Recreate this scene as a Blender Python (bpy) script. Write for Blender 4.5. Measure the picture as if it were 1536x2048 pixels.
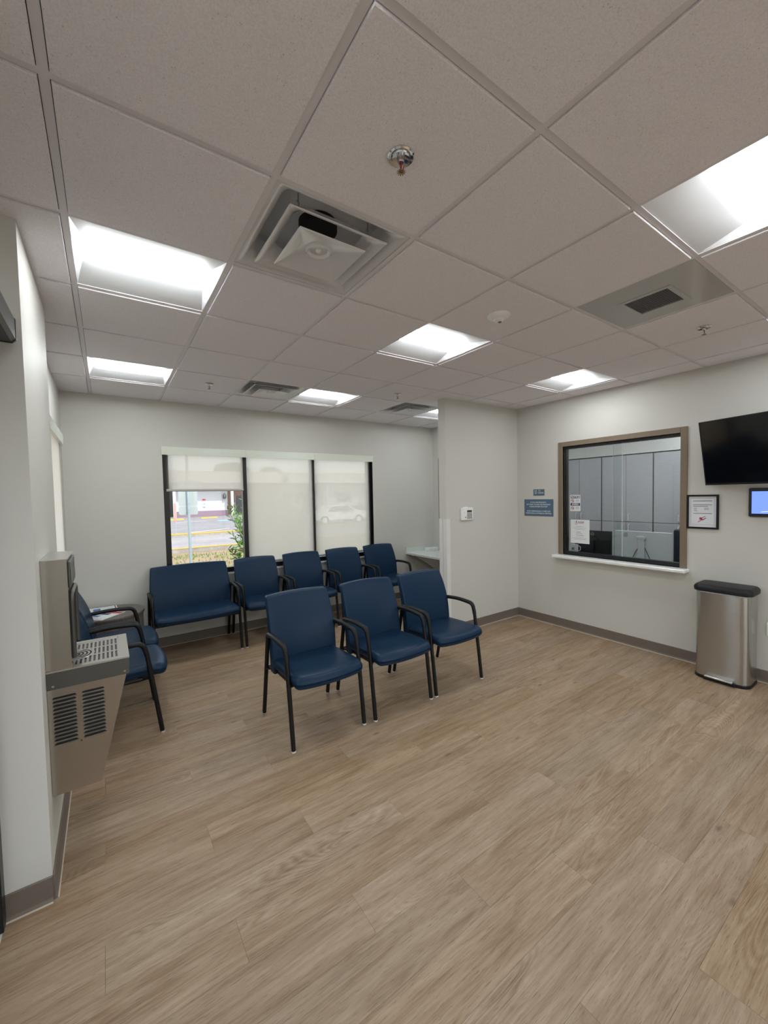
import bpy, bmesh, math, random
from mathutils import Vector, Matrix

random.seed(11)
for o in list(bpy.data.objects):
    bpy.data.objects.remove(o)
SC = bpy.context.scene
COL = SC.collection
PI = math.pi

# ------------------------------------------------------------------ key sizes
H = 2.7335          # ceiling
T = 0.6096          # ceiling module
XR = 4.577          # right wall face
YB = 4.312          # window wall face
YP = 2.636          # partition face towards the camera
XF = -0.155         # face of the wall that carries the drinking fountain
XL = -0.25          # left wall beside the window corner
XE = -0.302          # left wall beside the camera (entry)
YN = 1.345          # wall end facing the camera
YREAR = -3.4
GZ = -0.30          # outdoor ground

# ------------------------------------------------------------------ camera
def make_camera():
    f, yaw, pitch, roll = 806.33, -0.602903, -0.040715, -0.020962
    c, s = math.cos, math.sin
    Rz = Matrix(((c(yaw), -s(yaw), 0), (s(yaw), c(yaw), 0), (0, 0, 1)))
    fwd = Rz @ Vector((0, c(pitch), s(pitch)))
    right = Rz @ Vector((1, 0, 0))
    up = right.cross(fwd)
    r2 = right * c(roll) + up * s(roll)
    u2 = -right * s(roll) + up * c(roll)
    cam = bpy.data.cameras.new('camera')
    cam.sensor_fit = 'HORIZONTAL'
    cam.sensor_width = 36.0
    cam.lens = f / 1536 * 36
    cam.clip_start = 0.02
    cam.clip_end = 400
    o = bpy.data.objects.new('camera', cam)
    COL.objects.link(o)
    b = -fwd
    o.matrix_world = Matrix(((r2.x, u2.x, b.x, 0.08778), (r2.y, u2.y, b.y, -0.7588),
                             (r2.z, u2.z, b.z, 1.63384), (0, 0, 0, 1)))
    SC.camera = o
make_camera()

# ------------------------------------------------------------------ view, world, sun
vs = SC.view_settings
vs.view_transform = 'Standard'
vs.look = 'None'
vs.exposure = 1.65
vs.gamma = 1.0
vs.use_curve_mapping = False
LAMP = 8.4                      # troffer lens emission
LAMP_COL = (0.935, 0.985, 1.0)

w = bpy.data.worlds.new('world')
SC.world = w
w.use_nodes = True
nt = w.node_tree
bg = nt.nodes['Background']
sky = nt.nodes.new('ShaderNodeTexSky')
sky.sky_type = 'NISHITA'
sky.sun_disc = False
sky.sun_elevation = math.radians(58)
sky.sun_rotation = math.radians(165)
sky.air_density = 1.0
sky.dust_density = 2.0
hz = nt.nodes.new('ShaderNodeHueSaturation')
hz.inputs['Saturation'].default_value = 0.40
nt.links.new(sky.outputs[0], hz.inputs['Color'])
nt.links.new(hz.outputs[0], bg.inputs[0])
bg.inputs[1].default_value = 0.165

sl = bpy.data.lights.new('sun', 'SUN')
sl.energy = 1.65
sl.color = (1.0, 0.96, 0.88)
sl.angle = 0.01
so = bpy.data.objects.new('sun', sl)
COL.objects.link(so)
sd = Vector((-0.28, 0.55, -0.85)).normalized()      # travelling direction
so.rotation_euler = sd.to_track_quat('-Z', 'Y').to_euler()
so.location = (2, -6, 12)

# ------------------------------------------------------------------ materials
MATS = {}
def principled(name):
    m = bpy.data.materials.new(name)
    m.use_nodes = True
    n = m.node_tree.nodes
    return m, n, m.node_tree.links, n['Principled BSDF']

def mat(name, col, rough=0.5, metal=0.0, spec=0.5, coat=0.0, emit=None, estr=0.0, bump=0.0, bscale=200.0, var=0.0, vscale=3.0):
    m, n, l, b = principled(name)
    c = (col[0], col[1], col[2], 1)
    b.inputs['Base Color'].default_value = c
    b.inputs['Roughness'].default_value = rough
    b.inputs['Metallic'].default_value = metal
    b.inputs['Specular IOR Level'].default_value = spec
    b.inputs['Coat Weight'].default_value = coat
    if emit:
        b.inputs['Emission Color'].default_value = (emit[0], emit[1], emit[2], 1)
        b.inputs['Emission Strength'].default_value = estr
    tc = None
    if bump or var:
        tc = n.new('ShaderNodeTexCoord')
    if bump:
        t = n.new('ShaderNodeTexNoise')
        t.inputs['Scale'].default_value = bscale
        t.inputs['Detail'].default_value = 3
        bp = n.new('ShaderNodeBump')
        bp.inputs['Strength'].default_value = bump
        bp.inputs['Distance'].default_value = 0.002
        l.new(tc.outputs['Object'], t.inputs['Vector'])
        l.new(t.outputs['Fac'], bp.inputs['Height'])
        l.new(bp.outputs[0], b.inputs['Normal'])
    if var:
        t = n.new('ShaderNodeTexNoise')
        t.inputs['Scale'].default_value = vscale
        t.inputs['Detail'].default_value = 4
        mx = n.new('ShaderNodeMix')
        mx.data_type = 'RGBA'
        mx.inputs[6].default_value = tuple(x * (1 - var) for x in col) + (1,)
        mx.inputs[7].default_value = tuple(min(1, x * (1 + var)) for x in col) + (1,)
        l.new(tc.outputs['Object'], t.inputs['Vector'])
        l.new(t.outputs['Fac'], mx.inputs[0])
        l.new(mx.outputs[2], b.inputs['Base Color'])
    MATS[name] = m
    return m

def ramp(n, stops):
    r = n.new('ShaderNodeValToRGB')
    e = r.color_ramp.elements
    e[0].position, e[0].color = stops[0][0], (*stops[0][1], 1)
    e[1].position, e[1].color = stops[-1][0], (*stops[-1][1], 1)
    for p, c in stops[1:-1]:
        k = e.new(p)
        k.color = (*c, 1)
    return r

def mat_plank():
    m, n, l, b = principled('plank')
    tc = n.new('ShaderNodeTexCoord')
    oi = n.new('ShaderNodeObjectInfo')
    def math_(op, a, bb=None, v=None):
        k = n.new('ShaderNodeMath')
        k.operation = op
        l.new(a, k.inputs[0])
        if bb is not None:
            l.new(bb, k.inputs[1])
        if v is not None:
            k.inputs[1].default_value = v
        return k.outputs[0]
    off = n.new('ShaderNodeCombineXYZ')
    l.new(math_('MULTIPLY', oi.outputs['Random'], v=37.0), off.inputs[0])
    l.new(math_('MULTIPLY', oi.outputs['Random'], v=91.0), off.inputs[1])
    l.new(math_('MULTIPLY', oi.outputs['Random'], v=13.0), off.inputs[2])
    add = n.new('ShaderNodeVectorMath')
    add.operation = 'ADD'
    l.new(tc.outputs['Object'], add.inputs[0])
    l.new(off.outputs[0], add.inputs[1])
    def mapped(sx, sy):
        mp = n.new('ShaderNodeMapping')
        mp.inputs['Scale'].default_value = (sx, sy, 1)
        l.new(add.outputs[0], mp.inputs['Vector'])
        return mp.outputs[0]
    def noise(vec, sc, det=5, rough=0.6, dist=0.0):
        t = n.new('ShaderNodeTexNoise')
        t.inputs['Scale'].default_value = sc
        t.inputs['Detail'].default_value = det
        t.inputs['Roughness'].default_value = rough
        t.inputs['Distortion'].default_value = dist
        l.new(vec, t.inputs['Vector'])
        return t.outputs['Fac']
    fine = noise(mapped(5, 150), 1.0, 3, 0.7)
    streak = noise(mapped(2.6, 42), 1.0, 5, 0.65, 0.5)
    mid = noise(mapped(1.7, 11), 1.0, 5, 0.65, 1.2)
    broad = noise(mapped(1.6, 3.0), 1.0, 3, 0.5, 0.6)
    # cathedral figure: nested bands of a smooth stretched field, showing only in patches
    fig = noise(mapped(1.1, 7.0), 1.0, 1, 0.4, 0.8)
    bands = math_('FRACT', math_('MULTIPLY', fig, v=22.0))
    bandm = n.new('ShaderNodeMapRange')
    bandm.inputs['From Min'].default_value = 0.0
    bandm.inputs['From Max'].default_value = 0.5
    l.new(math_('ABSOLUTE', math_('SUBTRACT', bands, v=0.5)), bandm.inputs['Value'])
    patch = n.new('ShaderNodeMapRange')
    patch.inputs['From Min'].default_value = 0.52
    patch.inputs['From Max'].default_value = 0.64
    patch.inputs['To Max'].default_value = 0.10
    l.new(noise(mapped(0.9, 4.5), 1.0, 2, 0.5), patch.inputs['Value'])
    r1 = ramp(n, [(0.34, (0.165, 0.106, 0.062)), (0.44, (0.278, 0.191, 0.120)), (0.51, (0.348, 0.252, 0.169)), (0.58, (0.404, 0.302, 0.213)), (0.68, (0.485, 0.378, 0.281))])
    s1 = math_('ADD', math_('MULTIPLY', mid, v=0.34), math_('MULTIPLY', streak, v=0.30))
    s2 = math_('ADD', math_('MULTIPLY', fine, v=0.24), math_('MULTIPLY', broad, v=0.12))
    s4 = math_('MULTIPLY', math_('SUBTRACT', bandm.outputs[0], v=0.5), patch.outputs[0])
    tot = math_('ADD', math_('ADD', s1, s2), s4)
    l.new(tot, r1.inputs[0])
    # knots
    kv = n.new('ShaderNodeTexVoronoi')
    kv.inputs['Scale'].default_value = 1.0
    l.new(mapped(2.4, 5.6), kv.inputs['Vector'])
    kn = n.new('ShaderNodeMapRange')
    kn.inputs['From Min'].default_value = 0.02
    kn.inputs['From Max'].default_value = 0.085
    kn.inputs['To Min'].default_value = 0.70
    kn.inputs['To Max'].default_value = 0.0
    l.new(kv.outputs['Distance'], kn.inputs['Value'])
    mk = n.new('ShaderNodeMix')
    mk.data_type = 'RGBA'
    mk.inputs[7].default_value = (0.11, 0.075, 0.05, 1)
    l.new(kn.outputs[0], mk.inputs[0])
    l.new(r1.outputs[0], mk.inputs[6])
    # short dark pores
    po = n.new('ShaderNodeMapRange')
    po.inputs['From Min'].default_value = 0.60
    po.inputs['From Max'].default_value = 0.72
    po.inputs['To Max'].default_value = 0.55
    l.new(noise(mapped(22, 330), 1.0, 2, 0.5), po.inputs['Value'])
    mp2 = n.new('ShaderNodeMix')
    mp2.data_type = 'RGBA'
    mp2.inputs[7].default_value = (0.12, 0.08, 0.05, 1)
    l.new(po.outputs[0], mp2.inputs[0])
    l.new(mk.outputs[2], mp2.inputs[6])
    mk = mp2
    # plank to plank tone
    hv = n.new('ShaderNodeHueSaturation')
    mr = n.new('ShaderNodeMapRange')
    mr.inputs['To Min'].default_value = 0.95
    mr.inputs['To Max'].default_value = 1.06
    l.new(oi.outputs['Random'], mr.inputs['Value'])
    l.new(mr.outputs[0], hv.inputs['Value'])
    ms = n.new('ShaderNodeMapRange')
    ms.inputs['To Min'].default_value = 0.95
    ms.inputs['To Max'].default_value = 1.12
    l.new(math_('FRACT', math_('MULTIPLY', oi.outputs['Random'], v=7.31)), ms.inputs['Value'])
    l.new(ms.outputs[0], hv.inputs['Saturation'])
    l.new(mk.outputs[2], hv.inputs['Color'])
    l.new(hv.outputs[0], b.inputs['Base Color'])
    rr = n.new('ShaderNodeMapRange')
    rr.inputs['To Min'].default_value = 0.40
    rr.inputs['To Max'].default_value = 0.58
    l.new(fine, rr.inputs['Value'])
    l.new(rr.outputs[0], b.inputs['Roughness'])
    b.inputs['Specular IOR Level'].default_value = 0.42
    bp = n.new('ShaderNodeBump')
    bp.inputs['Strength'].default_value = 0.12
    bp.inputs['Distance'].default_value = 0.0015
    l.new(fine, bp.inputs['Height'])
    l.new(bp.outputs[0], b.inputs['Normal'])
    MATS['plank'] = m

def mat_tile():
    m, n, l, b = principled('acoustic')
    tc = n.new('ShaderNodeTexCoord')
    oi = n.new('ShaderNodeObjectInfo')
    ad = n.new('ShaderNodeVectorMath')
    ad.operation = 'ADD'
    l.new(tc.outputs['Object'], ad.inputs[0])
    l.new(oi.outputs['Location'], ad.inputs[1])
    t1 = n.new('ShaderNodeTexNoise')
    t1.inputs['Scale'].default_value = 240
    t1.inputs['Detail'].default_value = 2
    l.new(ad.outputs[0], t1.inputs['Vector'])
    t2 = n.new('ShaderNodeTexVoronoi')
    t2.inputs['Scale'].default_value = 95
    l.new(ad.outputs[0], t2.inputs['Vector'])
    r1 = ramp(n, [(0.30, (0.77, 0.735, 0.765)), (0.62, (0.87, 0.835, 0.868))])
    l.new(t1.outputs['Fac'], r1.inputs[0])
    pin = n.new('ShaderNodeMapRange')
    pin.inputs['From Min'].default_value = 0.10
    pin.inputs['From Max'].default_value = 0.20
    pin.inputs['To Min'].default_value = 0.55
    pin.inputs['To Max'].default_value = 0.0
    l.new(t2.outputs['Distance'], pin.inputs['Value'])
    mk = n.new('ShaderNodeMix')
    mk.data_type = 'RGBA'
    mk.inputs[7].default_value = (0.36, 0.34, 0.33, 1)
    sel = n.new('ShaderNodeTexNoise')
    sel.inputs['Scale'].default_value = 34
    l.new(ad.outputs[0], sel.inputs['Vector'])
    sm = n.new('ShaderNodeMapRange')
    sm.inputs['From Min'].default_value = 0.52
    sm.inputs['From Max'].default_value = 0.60
    l.new(sel.outputs['Fac'], sm.inputs['Value'])
    mu = n.new('ShaderNodeMath')
    mu.operation = 'MULTIPLY'
    l.new(pin.outputs[0], mu.inputs[0])
    l.new(sm.outputs[0], mu.inputs[1])
    l.new(mu.outputs[0], mk.inputs[0])
    l.new(r1.outputs[0], mk.inputs[6])
    l.new(mk.outputs[2], b.inputs['Base Color'])
    b.inputs['Roughness'].default_value = 0.95
    b.inputs['Specular IOR Level'].default_value = 0.15
    bp = n.new('ShaderNodeBump')
    bp.inputs['Strength'].default_value = 0.35
    bp.inputs['Distance'].default_value = 0.0015
    l.new(t1.outputs['Fac'], bp.inputs['Height'])
    l.new(bp.outputs[0], b.inputs['Normal'])
    MATS['acoustic'] = m

def mat_steel(name, col=(0.55, 0.54, 0.52), rough=0.30, axis=(1, 1, 60), amp=0.10):
    m, n, l, b = principled(name)
    tc = n.new('ShaderNodeTexCoord')
    mp = n.new('ShaderNodeMapping')
    mp.inputs['Scale'].default_value = axis
    l.new(tc.outputs['Object'], mp.inputs['Vector'])
    t = n.new('ShaderNodeTexNoise')
    t.inputs['Scale'].default_value = 12
    t.inputs['Detail'].default_value = 4
    l.new(mp.outputs[0], t.inputs['Vector'])
    r = n.new('ShaderNodeMapRange')
    r.inputs['To Min'].default_value = rough - amp
    r.inputs['To Max'].default_value = rough + amp
    l.new(t.outputs['Fac'], r.inputs['Value'])
    l.new(r.outputs[0], b.inputs['Roughness'])
    b.inputs['Base Color'].default_value = (*col, 1)
    b.inputs['Metallic'].default_value = 1.0
    MATS[name] = m

def mat_glass(name, tint=(0.97, 0.99, 0.98), refl=0.6, haze=0.0):
    """thin clear pane: straight-through transmission with a fresnel reflection"""
    m = bpy.data.materials.new(name)
    m.use_nodes = True
    n, l = m.node_tree.nodes, m.node_tree.links
    n.remove(n['Principled BSDF'])
    out = n['Material Output']
    tr = n.new('ShaderNodeBsdfTransparent')
    tr.inputs[0].default_value = (*tint, 1)
    gl = n.new('ShaderNodeBsdfGlossy')
    gl.inputs['Roughness'].default_value = 0.02
    fr = n.new('ShaderNodeFresnel')
    fr.inputs[0].default_value = 1.5
    mu = n.new('ShaderNodeMath')
    mu.operation = 'MULTIPLY'
    mu.inputs[1].default_value = refl
    l.new(fr.outputs[0], mu.inputs[0])
    mx = n.new('ShaderNodeMixShader')
    l.new(mu.outputs[0], mx.inputs[0])
    l.new(tr.outputs[0], mx.inputs[1])
    l.new(gl.outputs[0], mx.inputs[2])
    l.new(mx.outputs[0], out.inputs[0])
    MATS[name] = m

def mat_shade():
    """woven sun-screen cloth: part open weave, part translucent yarn"""
    m = bpy.data.materials.new('screen_cloth')
    m.use_nodes = True
    n, l = m.node_tree.nodes, m.node_tree.links
    n.remove(n['Principled BSDF'])
    out = n['Material Output']
    tr = n.new('ShaderNodeBsdfTransparent')
    tl = n.new('ShaderNodeBsdfTranslucent')
    tl.inputs[0].default_value = (0.97, 0.89, 0.785, 1)
    df = n.new('ShaderNodeBsdfDiffuse')
    df.inputs[0].default_value = (0.74, 0.71, 0.65, 1)
    tc = n.new('ShaderNodeTexCoord')
    nz = n.new('ShaderNodeTexNoise')
    nz.inputs['Scale'].default_value = 900
    l.new(tc.outputs['Object'], nz.inputs['Vector'])
    rg = n.new('ShaderNodeMapRange')
    rg.inputs['To Min'].default_value = 0.068
    rg.inputs['To Max'].default_value = 0.105
    l.new(nz.outputs['Fac'], rg.inputs['Value'])
    a = n.new('ShaderNodeMixShader')
    a.inputs[0].default_value = 0.05
    l.new(tl.outputs[0], a.inputs[1])
    l.new(df.outputs[0], a.inputs[2])
    c = n.new('ShaderNodeMixShader')
    l.new(rg.outputs[0], c.inputs[0])
    l.new(a.outputs[0], c.inputs[1])
    l.new(tr.outputs[0], c.inputs[2])
    l.new(c.outputs[0], out.inputs[0])
    MATS['screen_cloth'] = m

def mat_laminate(name, c0, c1, axis):
    m, n, l, b = principled(name)
    tc = n.new('ShaderNodeTexCoord')
    mp = n.new('ShaderNodeMapping')
    mp.inputs['Scale'].default_value = axis
    l.new(tc.outputs['Object'], mp.inputs['Vector'])
    t = n.new('ShaderNodeTexNoise')
    t.inputs['Scale'].default_value = 4
    t.inputs['Detail'].default_value = 6
    t.inputs['Roughness'].default_value = 0.7
    l.new(mp.outputs[0], t.inputs['Vector'])
    r = ramp(n, [(0.3, c0), (0.7, c1)])
    l.new(t.outputs['Fac'], r.inputs[0])
    l.new(r.outputs[0], b.inputs['Base Color'])
    b.inputs['Roughness'].default_value = 0.42
    MATS[name] = m

def mat_ground(name, c0, c1, sc, rough=0.9):
    m, n, l, b = principled(name)
    tc = n.new('ShaderNodeTexCoord')
    t = n.new('ShaderNodeTexNoise')
    t.inputs['Scale'].default_value = sc
    t.inputs['Detail'].default_value = 7
    t.inputs['Roughness'].default_value = 0.65
    l.new(tc.outputs['Object'], t.inputs['Vector'])
    r = ramp(n, [(0.36, c0), (0.64, c1)])
    l.new(t.outputs['Fac'], r.inputs[0])
    l.new(r.outputs[0], b.inputs['Base Color'])
    b.inputs['Roughness'].default_value = rough
    MATS[name] = m

mat_plank(); mat_tile(); mat_shade()
mat('wall_paint', (0.635, 0.622, 0.58), 0.55, spec=0.35, bump=0.10, bscale=420)
mat('wall_paint_light', (0.63, 0.625, 0.61), 0.6, spec=0.3, bump=0.08, bscale=420)
mat('baseboard', (0.175, 0.142, 0.116), 0.5, bump=0.05)
mat('caulk', (0.55, 0.47, 0.37), 0.7)
mat('tee_paint', (0.74, 0.71, 0.735), 0.45)
mat('deck_paint', (0.10, 0.10, 0.10), 0.9)
mat('troffer_white', (0.86, 0.87, 0.89), 0.4)
mat('lens', (0.9, 0.95, 0.95), 0.5, emit=LAMP_COL, estr=LAMP)
mat('diffuser_white', (0.70, 0.70, 0.715), 0.16, spec=0.6, coat=0.3)
mat('duct_black', (0.006, 0.006, 0.007), 0.8)
mat('grille_paint', (0.52, 0.52, 0.50), 0.16, spec=0.6)
mat('grille_core', (0.16, 0.16, 0.17), 0.5)
mat('chrome', (0.62, 0.62, 0.62), 0.12, metal=1.0)
mat('brass', (0.30, 0.22, 0.12), 0.35, metal=1.0)
mat('red_bulb', (0.35, 0.01, 0.01), 0.15)
mat('white_plastic', (0.88, 0.89, 0.88), 0.35)
mat('dark_lens', (0.02, 0.02, 0.025), 0.1)
mat('vinyl_blue', (0.0085, 0.0285, 0.064), 0.36, spec=0.18, bump=0.06, bscale=900)
mat('black_steel', (0.005, 0.005, 0.006), 0.38, spec=0.35)
mat('black_pad', (0.007, 0.0075, 0.009), 0.48, spec=0.3, bump=0.05, bscale=700)
mat('glide', (0.75, 0.75, 0.78), 0.25)
mat('black_frame', (0.006, 0.006, 0.008), 0.35)
mat('fascia_white', (0.78, 0.82, 0.72), 0.14, spec=0.6)
mat('hem_grey', (0.50, 0.49, 0.45), 0.4)
mat('taupe_frame', (0.225, 0.170, 0.120), 0.42, spec=0.4)
mat('white_stone', (0.86, 0.88, 0.86), 0.25, var=0.04, vscale=20)
mat('quartz', (0.66, 0.70, 0.67), 0.25, var=0.06, vscale=60)
mat('guard_white', (0.76, 0.75, 0.73), 0.35)
mat('sign_blue', (0.085, 0.155, 0.235), 0.5)
mat('sign_text', (0.72, 0.76, 0.78), 0.6)
mat('paper', (0.78, 0.80, 0.80), 0.6)
mat('paper_lilac', (0.74, 0.75, 0.80), 0.5)
mat('ink', (0.05, 0.05, 0.06), 0.6)
mat('ink_grey', (0.28, 0.28, 0.31), 0.6)
mat('navy_ink', (0.012, 0.022, 0.12), 0.5)
mat('red_ink', (0.42, 0.03, 0.03), 0.5)
mat('blue_ink', (0.10, 0.18, 0.45), 0.5)
mat('plum_ink', (0.30, 0.03, 0.12), 0.5)
mat('tv_screen', (0.003, 0.003, 0.004), 0.10, spec=0.6)
mat('tv_case', (0.008, 0.008, 0.009), 0.35)
mat('tablet_screen', (0.02, 0.03, 0.1), 0.2, emit=(0.10, 0.17, 0.70), estr=0.75)
mat('tablet_white', (0.5, 0.5, 0.6), 0.4, emit=(0.5, 0.55, 0.9), estr=0.6)
mat('lid_plastic', (0.012, 0.0125, 0.014), 0.45, spec=0.3)
mat('mug_white', (0.78, 0.78, 0.80), 0.2)
mat('monitor_black', (0.010, 0.011, 0.013), 0.4)
mat('chair_mesh', (0.02, 0.028, 0.045), 0.6)
mat('cable_red', (0.20, 0.02, 0.02), 0.5)
mat('lcd_green', (0.06, 0.10, 0.045), 0.3)
mat('leaf_bit', (0.50, 0.24, 0.05), 0.6)
mat_steel('steel_fountain', (0.50, 0.48, 0.45), 0.20, (60, 60, 1), 0.04)
mat_steel('steel_top', (0.60, 0.59, 0.57), 0.30, (60, 2, 60), 0.06)
mat('steel_grey', (0.12, 0.12, 0.112), 0.36, metal=0.6)
mat_steel('steel_can', (0.50, 0.49, 0.475), 0.24, (60, 60, 1), 0.03)
_m = MATS['steel_can'].node_tree
_t = _m.nodes.new('ShaderNodeTangent')
_t.direction_type = 'RADIAL'
_t.axis = 'Z'
_p = _m.nodes['Principled BSDF']
_p.inputs['Anisotropic'].default_value = 0.85
_p.inputs['Anisotropic Rotation'].default_value = 0.25
_m.links.new(_t.outputs[0], _p.inputs['Tangent'])
mat('steel_silver', (0.74, 0.77, 0.79), 0.35, metal=0.1)
mat_glass('window_glass')
mat_glass('office_glass', (0.945, 0.965, 0.965), 0.7)
mat_laminate('drum_laminate', (0.10, 0.085, 0.075), (0.20, 0.175, 0.155), (2, 14, 2))
mat_laminate('cabinet_laminate', (0.40, 0.40, 0.43), (0.475, 0.475, 0.505), (1, 2, 26))
mat_laminate('desk_laminate', (0.10, 0.09, 0.085), (0.16, 0.145, 0.13), (10, 1, 1))
mat_ground('asphalt', (0.150, 0.140, 0.152), (0.192, 0.182, 0.195), 0.7)
mat_ground('asphalt_near', (0.19, 0.178, 0.186), (0.235, 0.222, 0.23), 0.5)
mat_ground('soil', (0.18, 0.12, 0.068), (0.25, 0.185, 0.12), 1.2)
mat_ground('grass_blade', (0.09, 0.15, 0.03), (0.24, 0.27, 0.09), 2.0)
mat_ground('concrete', (0.20, 0.18, 0.165), (0.29, 0.27, 0.25), 3.0)
mat('yellow_paint', (0.36, 0.235, 0.03), 0.7, var=0.15, vscale=2)
mat('white_stucco', (0.44, 0.43, 0.45), 0.8, bump=0.1, bscale=40)
mat('mauve_paint', (0.19, 0.125, 0.175), 0.7)
mat('roof_white', (0.46, 0.43, 0.40), 0.7)
mat('brick_red', (0.27, 0.12, 0.09), 0.8, var=0.3, vscale=6)
mat('dark_opening', (0.03, 0.03, 0.04), 0.5)
mat('galvanised', (0.30, 0.38, 0.42), 0.45, metal=0.3)
mat('sign_back', (0.30, 0.34, 0.35), 0.5)
mat('leaf_green', (0.09, 0.21, 0.035), 0.5, var=0.35, vscale=3)
mat('leaf_far', (0.16, 0.22, 0.06), 0.7, var=0.4, vscale=1)
mat('bark', (0.14, 0.10, 0.07), 0.9)
mat('petal_pink', (0.65, 0.10, 0.28), 0.6)
mat('car_white', (0.62, 0.63, 0.66), 0.25, coat=0.5)
mat('car_glass', (0.03, 0.035, 0.04), 0.1)
mat('rubber', (0.02, 0.02, 0.02), 0.8)
mat('marker_red', (0.55, 0.20, 0.18), 0.7)
mat('street_blue', (0.16, 0.28, 0.55), 0.8)

# ------------------------------------------------------------------ mesh helpers
def B():
    return bmesh.new()

def box(bm, x0, x1, y0, y1, z0, z1, bev=0.0, seg=1):
    vs_ = [bm.verts.new((x, y, z)) for x in (x0, x1) for y in (y0, y1) for z in (z0, z1)]
    idx = [(0, 1, 3, 2), (4, 6, 7, 5), (0, 4, 5, 1), (2, 3, 7, 6), (0, 2, 6, 4), (1, 5, 7, 3)]
    fs = [bm.faces.new([vs_[i] for i in f]) for f in idx]
    if bev:
        es = list({e for f in fs for e in f.edges})
        bmesh.ops.bevel(bm, geom=es, offset=bev, segments=seg, profile=0.5, affect='EDGES')
    return bm

def loft(bm, rings, cap0=True, cap1=True, closed=True):
    rr = [[bm.verts.new(p) for p in r] for r in rings]
    n = len(rr[0])
    for a, b in zip(rr[:-1], rr[1:]):
        for i in range(n if closed else n - 1):
            j = (i + 1) % n
            bm.faces.new((a[i], a[j], b[j], b[i]))
    if cap0:
        bm.faces.new(list(reversed(rr[0])))
    if cap1:
        bm.faces.new(rr[-1])
    return bm

def lathe(bm, prof, seg=24, c=(0, 0, 0), cap=True):
    rings = []
    for r, z in prof:
        rings.append([(c[0] + r * math.cos(2 * PI * k / seg), c[1] + r * math.sin(2 * PI * k / seg), c[2] + z) for k in range(seg)])
    return loft(bm, rings, cap, cap)

def fillet(pts, r, n=6):
    pts = [Vector(p) for p in pts]
    out = [pts[0]]
    for i in range(1, len(pts) - 1):
        p, a, b = pts[i], pts[i - 1], pts[i + 1]
        da, db = (a - p), (b - p)
        rr = min(r, da.length * 0.48, db.length * 0.48)
        A, C = p + da.normalized() * rr, p + db.normalized() * rr
        for k in range(n + 1):
            t = k / n
            out.append((1 - t) ** 2 * A + 2 * t * (1 - t) * p + t * t * C)
    out.append(pts[-1])
    return out

def tube(bm, pts, r, seg=10, nrm=None):
    """sweep an ellipse (r or (ra, rb) or list of them) along pts"""
    pts = [Vector(p) for p in pts]
    N = len(pts)
    tan = []
    for i in range(N):
        a, b = pts[max(0, i - 1)], pts[min(N - 1, i + 1)]
        tan.append((b - a).normalized())
    u = Vector(nrm) if nrm else (Vector((0, 0, 1)) if abs(tan[0].z) < 0.9 else Vector((1, 0, 0)))
    rings = []
    for i in range(N):
        u = (u - tan[i] * u.dot(tan[i])).normalized()
        v = tan[i].cross(u)
        rr = r[i] if isinstance(r, list) else r
        ra, rb = rr if isinstance(rr, tuple) else (rr, rr)
        rings.append([pts[i] + u * (ra * math.cos(2 * PI * k / seg)) + v * (rb * math.sin(2 * PI * k / seg)) for k in range(seg)])
    return loft(bm, rings)

def rrect(hx, hy, r, n=5):
    out = []
    for cx, cy, a0 in ((hx - r, hy - r, 0), (-hx + r, hy - r, PI / 2), (-hx + r, -hy + r, PI), (hx - r, -hy + r, 1.5 * PI)):
        for k in range(n + 1):
            a = a0 + k / n * PI / 2
            out.append((cx + r * math.cos(a), cy + r * math.sin(a)))
    return out

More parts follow.
